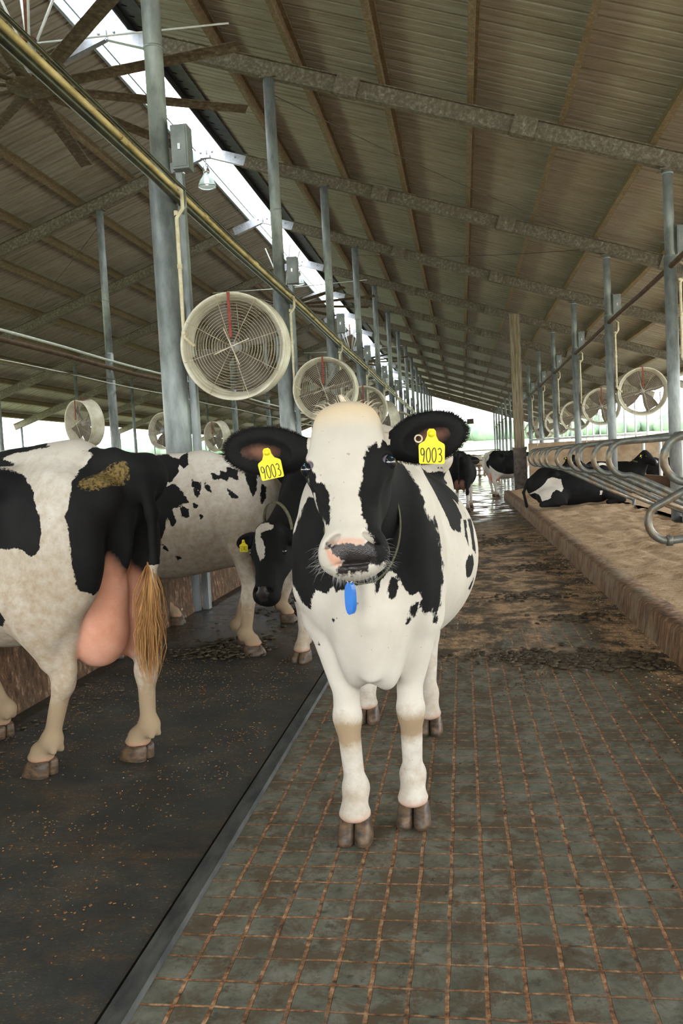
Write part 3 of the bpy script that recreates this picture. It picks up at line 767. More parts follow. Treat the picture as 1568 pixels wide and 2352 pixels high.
# side panel running back along the stalls behind the loops (right of the divider row)
m=MB(); m.box((8.0,YS,.0),(8.06,YE,.55)); tag(m.build('wall_right',M['endwall']),kind='structure')
m=MB(); m.box((XW-.06,YS,.0),(XW,YE,1.0)); tag(m.build('wall_left',M['endwall']),kind='structure')

# ---- pipes along the posts
def longpipe(x,z,r,mat,name,label,y0=YS,y1=YE,joints=0):
    m=MB(); n=40; pts=[(x,y0+(y1-y0)*i/n,z+.012*math.sin(i*1.7)) for i in range(n+1)]; m.tube(pts,r,10)
    if joints:
        y=2.0
        while y<y1: m.lathe([(-.05,r),(-.05,r+.006),(.05,r+.006),(.05,r)],(x,y,z),(0,1,0),10); y+=joints
    return tag(m.build(name,M[mat]),label,'pipe')
longpipe(XA+.165,3.75,.023,'pipe_yellow','sprinkler_pipe','aged yellow pipe slanting across the picture along the feed wall posts',joints=2.0)
longpipe(XA+.155,3.685,.034,'pipe_dark','water_pipe','dark pipe strapped under the yellow pipe along the feed wall posts')
longpipe(XA+.195,3.79,.016,'pipe_dark','water_pipe','thin dark line beside the yellow pipe on the feed wall posts')
longpipe(XB+.0,3.74,.040,'pipe_brown','sprinkler_pipe','brown rusted pipe along the stall row posts',y0=9)
longpipe(XC+.12,3.71,.026,'white_pipe','sprinkler_pipe','pale pipe along the posts across the feed lane',y0=6)
longpipe(XC+.14,3.55,.045,'pipe_brown','water_pipe','rusty pipe under the pale pipe across the feed lane',y0=6)
longpipe(XC+.16,3.22,.010,'white_pipe','stay_cable','thin cable hanging below the pipes across the feed lane',y0=6)
def drop_pipe(x,y,label,group,sgn=1,zt=3.78):
    m=MB(); m.tube([(x,y,zt),(x+.06*sgn,y,zt-.05),(x+.06*sgn,y,zt-.20),(x-.0*sgn,y,zt-.28),(x-.0*sgn,y,zt-1.25),(x+.01*sgn,y,zt-1.32),(x+.09*sgn,y,zt-1.40)],.018,8)
    for zz in (zt-.24,zt-.7,zt-1.28): m.lathe([(-.02,.018),(-.02,.024),(.02,.024),(.02,.018)],(x+(.0 if zz<3.6 else .05*sgn),y,zz),(0,0,1),8)
    tag(m.build('drop_pipe',M['pvc']),label,'pipe',group)
for k,y in enumerate([ROWS[2]]+[y for y in ROWS if y>8][:7]):
    drop_pipe(XA+.16,y-.13,'cream plastic drop pipe on the %s feed wall post'%ordn(k),'drop pipes on feed wall posts')
for k,y in enumerate([y for y in ROWS if y>8][:6]):
    drop_pipe(XB+.10,y-.1,'cream plastic drop pipe on the %s stall row post'%ordn(k),'drop pipes on stall row posts')

# ---- barrel fans
def make_fan(detail=True):
    r=empty('barrel_fan',(0,0,0))
    m=MB(); m.lathe([(-.15,.455),(-.155,.468),(-.14,.462),(0,.445),(.13,.452),(.15,.470),(.155,.455),(.13,.435),(.03,.400),(.02,.395),(0,.405),(-.13,.438)],(0,0,0),(0,1,0),64,closed=True)
    m.build('fan_housing',M['cream'],r)
    m=MB()
    for i in range(17):
        rr=.035+i*.0245; y=-.150-.02*(1-(rr/.45)**2); m.tube([(rr*math.cos(a),y,rr*math.sin(a)) for a in np.linspace(0,2*math.pi,49)[:-1]],.0022,4,closed=True)
    for a in np.linspace(0,2*math.pi,9)[:-1]:
        a+=.25; m.tube([(.03*math.cos(a),-.175,.03*math.sin(a)),(.25*math.cos(a),-.168,.25*math.sin(a)),(.458*math.cos(a),-.152,.458*math.sin(a))],.003,4)
    m.build('wire_guard',M['wire'],r)
    m=MB()
    for a in (.35,.35+math.pi/2): m.bar((-.17*math.cos(a),-.182,-.17*math.sin(a)),(.17*math.cos(a),-.182,.17*math.sin(a)),.008,.014,(0,1,0))
    m.build('guard_cross',M['wire'],r)
    m=MB()
    for i in range(14):
        rr=.05+i*.03; m.tube([(rr*math.cos(a),.150,rr*math.sin(a)) for a in np.linspace(0,2*math.pi,41)[:-1]],.002,4,closed=True)
    for a in np.linspace(0,math.pi,5)[:-1]: m.tube([(-.455*math.cos(a),.152,-.455*math.sin(a)),(.455*math.cos(a),.152,.455*math.sin(a))],.003,4)
    m.build('rear_guard',M['wire'],r)
    for k in range(4):
        a=k*math.pi/2+.5; m=MB(); vs=[];fs=[]; N=9
        for i in range(N):
            u=i/(N-1); rr=.05+.335*u; w=.05+.085*math.sin(min(1,u*1.25)*math.pi*.55); tw=.75-.45*u
            for j,sx in enumerate((-1,-.33,.33,1)):
                for th in (0,.006):
                    xx=sx*w; yy=-.02+xx*math.sin(tw)+.02*(1-sx*sx)+th; tt=xx*math.cos(tw)
                    vs.append((rr*math.cos(a)-tt*math.sin(a),yy,rr*math.sin(a)+tt*math.cos(a)))
        for i in range(N-1):
            for j in range(3):
                b=i*8+j*2; fs.append((b,b+2,b+10,b+8)); fs.append((b+1,b+9,b+11,b+3))
            b=i*8; fs.append((b,b+8,b+9,b+1)); fs.append((b+6,b+7,b+15,b+14))
        b=(N-1)*8; fs.append((b,b+2,b+4,b+6,b+7,b+5,b+3,b+1))
        m.add(vs,fs,True); m.build('fan_blade',M['blade'],r)
    m=MB(); m.lathe([(-.04,0),(-.04,.05),(.0,.055),(.03,.05),(.03,.075),(.16,.075),(.17,0)],(0,0,0),(0,1,0),20); m.build('fan_motor',M['motor'],r)
    m=MB(); m.bar((0,-.155,.46),(0,-.185,.08),.022,.012,(0,1,0)); m.bar((0,-.155,.46),(0,.155,.475),.03,.012)
    o=m.build('red_strap',M['rust_red'],r); o['label']='red painted strap'
    m=MB(); m.bar((-.44,0,.10),(-.475,.0,.12),.04,.12); m.build('mount_arm',M['rust'],r)
    m=MB(); m.tube([(-.42,0,-.05),(-.455,.02,.03),(-.465,.02,.2),(-.47,.02,.45)],.012,6); m.build('power_cable',M['galv'],r)
    return r
fan0=make_fan(); used=False
def fan(loc,rz,tilt,label,group,first=False):
    o=fan0 if first else copy_tree(fan0)
    o.location=loc; o.rotation_euler=(tilt,0,rz); tag(o,label,'fan',group); return o
fan((-1.955,7.3,2.37),math.radians(2),math.radians(6),'large cream barrel fan left of the big cow, nearest of the feed wall fans','fans along the feed wall',True)
for k,y in enumerate([y for y in ROWS if y>8][:6]):
    tl=[4,5,10,4,5,5][k]; rz=[0,2,-55,0,2,0][k]
    fan((-1.94,y,2.38),math.radians(rz),math.radians(tl),'cream barrel fan along the feed wall, %s from the camera'%ordn(k+1),'fans along the feed wall')
for k,y in enumerate([y for y in ROWS if y>12.5][:6]):
    rz=[-6,-4,-3,-2,-50,-4][k]
    fan((3.53,y,2.38),math.radians(rz),math.radians(5),'cream barrel fan over the stalls on the right, %s from the camera'%ordn(k),'fans over the right stalls')
for k,(y,rz) in enumerate(((15.7,-32),(20.2,160),(24.6,-36),(30.0,-40),(35,-40))):
    fan((-7.35 if k else -7.4,y,2.35-.02*k),math.radians(rz),math.radians(4),'cream barrel fan across the feed lane seen from the side, %s from the camera'%ordn(k),'fans across the feed lane')

# ---- big ceiling fans under the ridge
def big_fan():
    r=empty('ceiling_fan',(0,0,0))
    m=MB(); m.lathe([(-.03,0),(-.03,.26),(-.01,.29),(.03,.29),(.04,.24),(.04,0)],(0,0,0),(0,0,1),28); m.build('hub_disc',M['blade_brown'],r)
    m=MB(); m.lathe([(.04,0),(.04,.11),(.30,.12),(.42,.08),(.48,.08),(.48,0)],(0,0,0),(0,0,1),20); m.build('fan_motor',M['motor'],r)
    for k in range(10):
        a=k*math.pi/5-math.radians(6.5); ca,sa=math.cos(a),math.sin(a)
        m=MB(); pf=[(-.085,-.028),(-.03,.004),(.04,.016),(.085,.006),(.085,-.002),(.03,-.002),(-.03,-.012),(-.08,-.036)]
        m.prof((.24*ca,.24*sa,.0),(2.68*ca,2.68*sa,.02),pf); m.build('fan_blade',M['blade_brown'],r)
    for k in range(4):
        a=k*math.pi/2+.6; m=MB(); m.tube([(.06*math.cos(a),.06*math.sin(a),.46),(.55*math.cos(a),.55*math.sin(a),1.62)],.018,6); m.build('hanger_rod',M['white_pipe'],r)
    m=MB(); m.tube([(0,0,.45),(0,0,1.75)],.03,8); m.lathe([(0,.0),(0,.10),(.06,.10),(.06,0)],(0,0,.5),(0,0,1),14); m.build('down_rod',M['rust'],r)
    m=MB(); m.tube([(.1,0,.5),(2.40,.35,.62)],.012,6); m.tube([(-.1,0,.5),(-2.3,.35,.62)],.012,6); m.build('guy_rod',M['white_pipe'],r)
    return r
bf=big_fan()
for k,y in enumerate((Y1-BAY/2,Y1+BAY*2.5,Y1+BAY*5.5,Y1+BAY*8.5)):
    o=bf if k==0 else copy_tree(bf); o.location=(RX,y,6.02); tag(o,'wide ten-bladed ceiling fan hung under the ridge, %s from the camera'%ordn(k),'ceiling fan','ceiling fans under the ridge')
# ---- ridge lamps
def lamp():
    r=empty('bay_lamp',(0,0,0))
    m=MB(); m.lathe([(.26,0),(.26,.055),(.16,.075),(.12,.06),(.12,0)],(0,0,0),(0,0,1),20); m.build('lamp_housing',M['metal'],r)
    m=MB(); m.lathe([(.12,.055),(.06,.085),(-.02,.14),(-.12,.18),(-.16,.185),(-.16,.180),(-.12,.174),(-.02,.134),(.06,.079),(.12,.05)],(0,0,0),(0,0,1),28); m.build('lamp_shade',M['lamp_glass'],r)
    m=MB(); m.tube([(0,0,.26),(0,0,.42)],.012,6); m.box((-.10,-.05,.42),(.10,.05,.48)); m.build('hook',M['galv_clean'],r); m=MB(); m.ball((0,0,-.03),(.045,.045,.09),12,8); m.build('lamp_bulb',M['bulb'],r)
    return r
lp=lamp()
for k,j in enumerate((1,3,5,7)):
    o=lp if k==0 else copy_tree(lp); o.location=(RX,Y1+BAY*j-.1,zb(RX)-.46); tag(o,'clear bell-shaped lamp hanging from the ridge, %s from the camera'%ordn(k),'lamp','lamps under the ridge')

# ---- stall dividers
def divider(y,label,k,extra=False):
    r=empty('stall_divider',(0,y,0),label,'stall divider','bent pipe stall dividers'); xn=1.45; zt=1.36; R_=.175
    pts=[(2.93,0,zt+.02),(xn+R_+.05,0,zt)]
    for i in range(1,12):
        a=math.pi/2+math.pi*i/12*1.16; pts.append((xn+R_+R_*math.cos(a),0,zt-R_+R_*math.sin(a)))
    a=math.pi/2+math.pi*1.08
    pts+= [(xn+.30,0,zt-.385),(2.55,0,.56),(2.93,0,.385)]
    m=MB(); m.tube(pts,.030,12); m.build('bent_pipe',M['loop'],r)
    m=MB(); m.tube([(2.93,0,.40),(2.93,0,.15)],.028,10); m.build('foot_pipe',M['loop'],r)
    if extra:
        m=MB(); pp=[(2.6,0,1.42),(1.66,0,.99),(1.37,0,.835)]
        for i in range(1,10):
            a=math.radians(125+ i*15.5); pp.append((1.478+.150*math.cos(a),0,.735+.148*math.sin(a)))
        pp+=[(1.62,0,.605),(2.6,0,.66)]
        m.tube(pp,.029,12); m.lathe([(-.02,.03),(-.02,.040),(.02,.040),(.02,.03)],(1.475,0,.59),(1,0,.0),12); o=m.build('lower_loop',M['loop'],r)
ys_=[6.35,8.67,9.65,10.96,11.75,13.4,15.1,16.2,17.5,18.8]
for k,y in enumerate(ys_): divider(y,'bent pipe stall divider over the sand bed, %s from the camera'%ordn(k),k,k==0)
m=MB(); m.tube([(2.93,3,1.44),(2.93,25,1.44)],.035,10); tag(m.build('neck_rail',M['loop']),'long horizontal pipe joining the tops of the stall dividers','rail')
for k,(x,y) in enumerate(((5.0,20.2),(5.0,22.2),(5.0,24.2),(5.0,18.2))):
    m=MB(); m.tube([(x,y,.2),(x,y,1.55)],.045,10); m.lathe([(-.02,.045),(-.02,.06),(.02,.06),(.02,.045)],(x,y,1.1),(0,0,1),10); tag(m.build('rail_post',M['white_pipe']),'short pale post beyond the loops in the far stall row, %s from the camera'%['second','third','fourth','first'][k],'post','short pale posts in the far stalls')
m=MB(); m.box((4.9,14,.3),(4.95,25,.55)); tag(m.build('brisket_board',M['board']),'brown board along the foot of the short pale posts','board')
m=MB(); m.tube([(5.0,14,1.52),(5.0,25,1.52)],.04,10); tag(m.build('neck_rail',M['loop']),'pipe rail joining the short pale posts of the far stall row','rail')

# ---- far gate, fence
def gate(x0,x1,y,label,z0=.25,z1=1.6,n=6):
    r=empty('pipe_gate',(x0,y,0),label,'gate'); L=x1-x0
    m=MB()
    for xx in (0,L): m.tube([(xx,0,z0),(xx,0,z1)],.035,8)
    m.build('gate_frame',M['pipe_brown'],r)
    for i in range(n): 
        m=MB(); z=z0+(z1-z0)*i/(n-1); m.tube([(0,0,z),(L,0,z)],.025,6); m.build('gate_rail',M['pipe_brown'],r)
gate(-1.0,2.0,46,'brown pipe gate across the far end of the alley')
m=MB()
m.tube([(-3,YE+6,1.55),(10,YE+6,1.55)],.03,6)
for xx in (-3,0,3,6,9): m.tube([(xx,YE+6,0),(xx,YE+6,1.6)],.05,8)
tag(m.build('yard_fence',M['galv']),'thin rail fence outside the far end of the barn','fence')
# ---- hanging sign-like floodlight at the far gable
m=MB(); m.box((.55,YE+.6,4.25),(1.15,YE+.9,4.70)); m.bar((.85,YE+.8,4.7),(.85,YE+.8,6.0),.03,.03,(0,1,0)); tag(m.build('gable_box',M['steel_dark']),'small dark box hanging from the far gable','box')

# ---- roof bracing wires
def wire(name,a,b,label,r=.006,sag=.1,mat='steel_dark'):
    m=MB(); a=Vector(a);b=Vector(b); m.tube([a.lerp(b,i/12)-Vector((0,0,sag*4*(i/12)*(1-i/12))) for i in range(13)],r,5); tag(m.build(name,M[mat]),label,'cable')
wire('brace_cable',(XA,Y1,6.7),(XB,Y1+BAY,5.3),'thin brace cable crossing the right roof slope between the first and second rafters')
wire('brace_cable',(XA,Y1+2*BAY,6.7),(XB,Y1+BAY,5.2),'thin brace cable crossing the right roof slope between the second and third rafters')
wire('brace_cable',(XC,Y1+BAY,6.6),(XD,Y1+2*BAY,5.0),'thin brace cable crossing the left roof slope')
wire('stay_cable',(XC-2,8,3.6),(XA,17,2.6),'dark cable slung across the feed lane below the pipes',.008,.2)

# ---- loose manure and feed crumbs
def clumps(name,label,mat,items,seed,flat=.35):
    rr=random.Random(seed); m=MB()
    for x,y,r_,z in items:
        seg,rings=9,4; vs=[];fs=[]; an=rr.uniform(0,6.28); st=rr.uniform(.55,1.0); ca,sa=math.cos(an),math.sin(an); lob=[rr.uniform(.55,1.25) for _ in range(seg)]
        for i in range(rings+1):
            ph=math.pi*i/rings
            for k in range(seg):
                t_=2*math.pi*k/seg; q=r_*lob[k]; a_=q*math.sin(ph)*math.cos(t_); b_=q*math.sin(ph)*math.sin(t_)*st
                vs.append((x+a_*ca-b_*sa,y+a_*sa+b_*ca,z+r_*rr.uniform(.6,1.3)*flat*math.cos(ph)))
        for i in range(rings):
            for k in range(seg): fs.append((i*seg+k,(i+1)*seg+k,(i+1)*seg+(k+1)%seg,i*seg+(k+1)%seg))
        m.add(vs,fs,True)
    tag(m.build(name,mat),label,'debris',kind='stuff')
rr=random.Random(11)
it=[]
cl=[(rr.uniform(-2.3,-1.0),1.5+5.5*rr.random()**1.2) for _ in range(90)]
for _ in range(4200):
    if rr.random()<.75: c=rr.choice(cl); x,y=rr.gauss(c[0],.10),rr.gauss(c[1],.13)
    else: x,y=rr.uniform(-2.4,-.95),rr.uniform(1.3,8)
    if -2.42<x<-.93: it.append((x,y,rr.uniform(.0016,.0065)*(1.5 if rr.random()<.08 else .9),.011))
clumps('feed_crumbs','orange-brown feed crumbs scattered over the dark rubber matting',M['crumb'],it,1)
it=[(rr.uniform(-2.4,-.92),rr.uniform(1.4,6),rr.uniform(.002,.0045),.011) for _ in range(110)]
clumps('straw_chips','pale straw chips scattered over the dark rubber matting',M['crumb_pale'],it,2,.3)
it=[]
def pile(cx,cy,sx,sy,n,r0,r1,h):
    for _ in range(n):
        x,y=rr.gauss(cx,sx),rr.gauss(cy,sy)
        if x<1.15 and x>-.8: it.append((x,y,rr.uniform(r0,r1),rr.uniform(0,h)))
pile(.75,5.15,.24,.12,420,.010,.045,.012); pile(.35,5.3,.3,.10,160,.008,.035,.006); pile(.35,4.75,.3,.25,90,.004,.012,.003); pile(1.0,2.5,.15,.5,420,.003,.012,.006)
pile(.85,6.5,.14,.10,90,.008,.035,.01); pile(.55,7.6,.18,.14,80,.01,.04,.01); pile(.8,9.5,.15,.25,80,.012,.05,.012); pile(.4,12.5,.2,.4,70,.02,.07,.015); pile(.2,3.6,.5,.8,120,.002,.008,.002)
clumps('manure_clumps','dark manure trodden into clumps on the alley concrete',M['manure'],it,3,.28)
it=[]
def pile2(cx,cy,sx,sy,n,r0,r1,h):
    for _ in range(n):
        x,y=rr.gauss(cx,sx),rr.gauss(cy,sy)
        if -2.4<x<-.95: it.append((x,y,rr.uniform(r0,r1),.01+rr.uniform(0,h)))
pile2(-1.75,5.6,.16,.14,260,.01,.035,.02); pile2(-1.3,7.2,.3,.5,200,.01,.05,.02); pile2(-2.2,3.9,.1,.4,80,.006,.02,.01)
clumps('manure_clumps','dark manure clumps on the matting near the speckled cow',M['manure'],it,4,.28)
it=[]
for _ in range(1400):
    y=2+13*rr.random()**1.5; x=1.19-abs(rr.gauss(0,.16)); it.append((x,y,rr.uniform(.002,.009),.003))
clumps('spilled_bedding','tan bedding spilled along the foot of the kerb',M['sand'],it,5,.4)

# ---- outside: rising field, pale crop strip, wooded hill
def terrain(name,x0,x1,y0,y1,fn,mat,label,nx=40,ny=40):
    xs=np.linspace(x0,x1,nx); ys=np.linspace(y0,y1,ny); X,Y=np.meshgrid(xs,ys,indexing='ij'); Z=fn(X,Y); m=MB()
    m.add(np.stack([X,Y,Z],-1).reshape(-1,3).tolist(),[(i*ny+j,(i+1)*ny+j,(i+1)*ny+j+1,i*ny+j+1) for i in range(nx-1) for j in range(ny-1)],True)
    o=m.build(name,mat); tag(o,kind='structure'); return o
def land(X,Y):
    d=np.sqrt(np.clip(X-8.5,0,None)**2+np.clip(Y-(YE+2),0,None)**2+np.clip(-19-X,0,None)**2)
    return -.16+np.clip(d-4,0,None)*.034+.25*np.sin(X*.03)*np.sin(Y*.021)*np.clip(d/60,0,1)
terrain('outside_field',-520,520,-60,620,land,M['grass'],'',60,60)
def band(name,d0,d1,mat,lift):
    m=MB(); vs=[];fs=[]
    P=[]
    for x in np.linspace(-250,8.5,24): P.append(((x,YE+2),(0,1)))
    for a in np.linspace(0,math.pi/2,20)[1:]: P.append(((8.5,YE+2),(math.sin(a),math.cos(a))))
    for y in np.linspace(YE+2,-40,20)[1:]: P.append(((8.5,y),(1,0)))
    for (px,py),(dx,dy) in P:
        for d in (d0,d1): x,y=px+dx*d,py+dy*d; vs.append((x,y,float(land(np.array(x),np.array(y)))+lift))
    n=len(P); fs=[(i*2,i*2+1,i*2+3,i*2+2) for i in range(n-1)]
    m.add(vs,fs,True); tag(m.build(name,mat),kind='structure')
band('crop_strip',22,70,M['crop'],.12); band('gravel_yard',1.0,9,M['apron'],.12)
def forest():
    rr=random.Random(9); m=MB()
    P=[]
    for i in range(1500):
        u=rr.random()
        if u<.45: x=rr.uniform(-260,60); y=YE+rr.uniform(190,250)
        elif u<.7:
            a=rr.uniform(0,math.pi/2); d=rr.uniform(190,250); x=8.5+d*math.sin(a); y=YE+d*math.cos(a)
        else: x=8.5+rr.uniform(190,250); y=rr.uniform(-20,YE)
        d=math.hypot(max(x-8.5,0),max(y-YE,0)); z=float(land(np.array(x),np.array(y))); s=rr.uniform(2.0,3.6)
        m.ball((x,y,z+s*.5+max(0,(d-190))*.03),(s*1.1,s*1.1,s*rr.uniform(.8,1.15)),8,6)
    o=m.build('distant_forest',M['forest']); tag(o,'hazy green wooded hill beyond the fields','forest',kind='stuff')
forest()
m=MB(); rr=random.Random(12)
for i in range(14): m.ball((24+rr.gauss(0,.5),47+rr.gauss(0,.5),1.4+rr.uniform(-.5,.7)),(rr.uniform(.4,.8),)*3,8,6)
tag(m.build('field_bush',M['grass']),'small round green bush in the field beyond the right stalls','bush')

# ------------------------------------------------------------------ cows
def heading_rot(h): return math.atan2(-h[0],h[1])
def to_local(p,loc,th):
    c,s=math.cos(-th),math.sin(-th); x,y,z=p[0]-loc[0],p[1]-loc[1],p[2]-loc[2]
    return V(c*x-s*y,s*x+c*y,z)
def dir_local(d,th): return to_local(d,(0,0,0),th)
def eye(parent,c,r,name='eye'):
    m=MB(); m.ball(c,r,16,10); return m.build(name,M['eye'],parent)
def neck(f,a,b,ra,rb,drop=.10,k=.08):
    a=V(*a); b=V(*b); m=(a+b)/2+V(0,0,.01)
    f.cone(a,m,ra,(ra+rb)/2,k); f.cone(m,b,(ra+rb)/2,rb,k)
    f.cone(a+V(0,.02,-drop*1.6),b+V(0,0,-drop*.5),ra*.85,rb*.8,k)
def coat_attrs(f,verts,coat,dirt_z=.42,dirt=.28,udder_skin=1.0,nose=None,P=None,R=None,hs=1,extra_skin=None,cream=None,legs_=True):
    n=len(verts); z=verts[:,2]
    d=np.clip((dirt_z-z)/dirt_z,0,1)*dirt*1.6+max(dirt-.3,0)*1.0*np.clip((1.45-z)/.6,0,1)-.02
    sk0=np.exp(-((z-.082)/.013)**2)*(.5 if legs_ else 0)
    sk=np.clip(1.2-f.tagd('udder',verts)/.030,0,1)*udder_skin if any(q[6]=='udder' for q in f.p) else np.zeros(n)
    sk=np.maximum(sk,sk0); co=coat.copy()
    nz=np.full(n,-1.0)
    if P is not None and nose:
        q=(verts-P)@R/hs
        nz=np.minimum(.036-np.abs(q[:,0])*.8-np.abs(q[:,2]+.425)*.3, np.minimum(.045-np.abs(q[:,2]+.425),q[:,1]+.03))*1.0
    cr=np.zeros(n) if cream is None else cream
    if extra_skin is not None: sk=np.maximum(sk,extra_skin)
    return dict(coat=co,skin=sk,nose=nz,dirt=d,cream=cr)

# ---- the cow in the middle of the alley, head towards the camera
def main_cow():
    loc=(-.33,3.27,0); th=math.pi
    root=empty('dairy_cow',loc,'black and white cow facing the camera with two yellow 9003 ear tags','cow','dairy cows in the barn'); root.rotation_euler.z=th
    Lp=lambda *p: to_local(p,loc,th); Ld=lambda *d: dir_local(d,th)
    f=Field()
    legs=[(.085,.50,'f'),(-.105,.37,'f'),(.19,-.77,'h'),(-.125,-.60,'h')]
    std_body(f,legs,belly=1.02,udder=True)
    # chest, brisket lobes, hanging throat skin
    f.ell((0,.44,.93),(.228,.20,.34),.05)
    f.ell((.048,.54,.66),(.060,.12,.13),.05); f.ell((-.048,.54,.65),(.060,.12,.13),.05)
    f.cone((-.015,.715,1.02),(-.022,.715,.78),.020,.024,.022); f.cone((-.022,.715,.78),(-.01,.67,.60),.024,.02,.04)
    f.cone((.165,.50,1.04),(.185,.50,.86),.082,.076,.025); f.cone((-.160,.46,1.04),(-.178,.44,.86),.086,.078,.025)
    P,R=frame(Lp(*MH['poll']),Ld(*(V(*MH['chin'])-V(*MH['poll']))),Ld(*MH['nrm'])); hs=MH['hs']
    # neck
    hb=P+R@V(0,-.17,-.13)
    f.cone((0,.30,1.14),(0,.52,1.12),.19,.165,.10,((1,0,0),1.15)); f.cone((0,.52,1.12),hb,.165,.105,.07,((1,0,0),1.1))
    f.cone((0,.48,.98),hb+V(0,0,-.08),.15,.085,.07,((1,0,0),1.15))
    f.cone((0,.45,1.26),P+R@V(0,-.16,-.07),.10,.08,.08)
    w=add_head(f,P,R,hs,detail=True,wx=1.12)
    # smooth bulging forehead and cheek ridges
    f.ell(w(0,-.060,-.015),V(.075,.045,.035)*hs,.035,R,False,'head')
    E1=ear(f,Lp(*MH['earL'][0]),Lp(*MH['earL'][1]),Ld(*MH['earL'][2]),.150,.03)
    E2=ear(f,Lp(*MH['earR'][0]),Lp(*MH['earR'][1]),Ld(*MH['earR'][2]),.150,.03)
    hl=P
    xs=smooth_axis(-.50,.50,.0125,.0055,-.14,.14) if not DRAFT else smooth_axis(-.5,.5,.022,.011,-.14,.14)
    if not DRAFT:
        ys=smooth_axis(-1.10,1.32,.0125,.0055,.86,1.28); zs=smooth_axis(-.0,1.56,.0125,.0055,.93,1.52)
    else:
        ys=smooth_axis(-1.10,1.32,.022,.011,.86,1.28); zs=smooth_axis(-.0,1.56,.022,.011,.93,1.52)
    verts,F=f.mesh(xs,ys,zs)
    W=np.stack([loc[0]-verts[:,0],loc[1]-verts[:,1],verts[:,2]],-1)   # scene coordinates
    hq=(verts-P)@R/hs                     # head coordinates
    dh=f.tagd('head',verts); de=np.minimum(f.tagd('ear',verts),1); isear=(de<.014)&(np.abs(hq[:,0])>.118)
    ishead=(verts[:,1]>.84)&(~isear)&(hq[:,1]>-.20)
    # front of the body seen in elevation (x, z), flank seen in elevation (y, z)
    coat=np.full(len(verts),-.5)
    front=W[:,[0,2]]; flank=W[:,[1,2]]
    nrm_side=(W[:,1]>2.98)
    for poly in PT['front']:
        d=sdpoly(front,poly); m=(~ishead)&(~nrm_side); coat=np.where(m,np.maximum(coat,-d),coat)
    for poly in PT['flank']:
        d=sdpoly(flank,poly); m=(~ishead)&nrm_side&(W[:,0]>-.45); coat=np.where(m,np.maximum(coat,-d),coat)
    for poly in PT['flank_white']:
        d=sdpoly(flank,poly); m=(~ishead)&nrm_side; coat=np.where(m,np.minimum(coat,d),coat)
    for ce,ra in (((.38,.1,1.0),(.2,.35,.3)),((.3,-.6,1.1),(.25,.2,.2)),((-.1,-.1,1.35),(.3,.25,.12))):
        p=blob_patches(verts,[(ce,ra,1)]); m=(verts[:,0]>.0)&(~ishead)&nrm_side; coat=np.where(m,np.maximum(coat,p),coat)
    H2=hq[:,[0,2]]
    hc=np.full(len(verts),-.5)
    for poly in PT['head']: hc=np.maximum(hc,-sdpoly(H2,poly))
    for poly in PT['head_white']: hc=np.minimum(hc,sdpoly(H2,poly))
    coat=np.where(ishead,hc,coat)
    coat=np.where(isear,.05,coat)
    nose=np.full(len(verts),-1.0)
    for poly in PT['nose']: nose=np.maximum(nose,-sdpoly(H2,poly))
    nose=np.where((hq[:,1]>-.075)&ishead,nose,-1)
    skin=np.zeros(len(verts))
    for poly,a in PT['skin']: skin=np.maximum(skin,np.clip(-sdpoly(H2,poly)/.006+.3,0,1)*a*((hq[:,1]>-.07)&ishead))
    din=f.tagd('earin',verts); ec=np.zeros(len(verts))
    for E_ in (E1,E2):
        q_=(verts-E_[0])@E_[2]; ec=np.maximum(ec,np.exp(-((q_[:,0]/E_[3]-.62)/.17)**2-((q_[:,2])/.020)**2)*(q_[:,1]>-.005))
    skin=np.maximum(skin,np.clip(ec*.36,0,.34)*(ec>.15)*isear)
    sk2=np.clip(1-f.tagd('udder',verts)/.012,0,1)*(verts[:,2]<.7); sk2=np.maximum(sk2,np.exp(-((verts[:,2]-.082)/.012)**2)*.55)
    cream=np.clip(1-np.abs(hq[:,2]+.02)/.07,0,1)*ishead*.75
    z=W[:,2]; dirt=np.clip((.52-z)/.5,0,1)*.16-.02
    kn=np.exp(-((z-.365)/.045)**2)*((verts[:,1]>.44)|((verts[:,0]<0)&(verts[:,1]>.40)))*1.0; dirt=np.maximum(dirt,kn); dirt=np.maximum(dirt,np.exp(-((z-.155)/.03)**2)*.25*(verts[:,1]>.35))
    dirt=np.where(verts[:,1]<-.2,dirt+.1,dirt); dirt=np.where(ishead,-.02,dirt)
    body=make_mesh_obj('body',verts,F,M['coat'],dict(coat=coat,skin=np.maximum(skin,sk2),nose=nose,dirt=dirt,cream=cream),root)
    for x,y,k in legs: hoof_mesh(root,x,y+(.035 if k=='f' else .025),s=1.0)
    for s_ in (1,-1):
        c=w(s_*.0955,-.036,-.176); eye(root,c,.0230,'eye').data.materials[0]=M['sclera']
        c2=c+R@V(s_*.0055,.0035,-.0015); eye(root,c2,.0217,'iris'); c3=c2+R@V(s_*.007,.0165,.006); m=MB(); m.ball(c3,(.0052,.0040,.0040),10,8); m.build('painted_pupil_reflection',M['painted_glint'],root)  # small blue ball stands in for the flash reflected in the pupil
        # lids: dark rim above the eyeball
        m=MB(); pts=[]
        for i in range(9):
            a=-1.2+2.4*i/8; pts.append(w(s_*(.104+.012*math.cos(a)*0+.012),-.046+.026*math.cos(a),-.172+.024*math.sin(a)+.004))
        # poll tuft, ear fringe, whiskers
    rs=[]
    rnd=random.Random(3)
    for i in range(620):
        x=max(-.058,min(.058,rnd.gauss(0,.030))); z=rnd.uniform(-.055,.018); y=-.06+rnd.uniform(-.05,.03)+ (.0)
        ln=rnd.uniform(.009,.022)*(1-abs(x)*8); lx=x*.8+rnd.gauss(0,.006)
        p0=w(x,y,z-.005); p1=w(x+lx*.3,y+.01,z+ln*.45); p2=w(x+lx*.7,y+.012,z+ln*.75)
        rs.append(([p0,p1,p2],.0011))
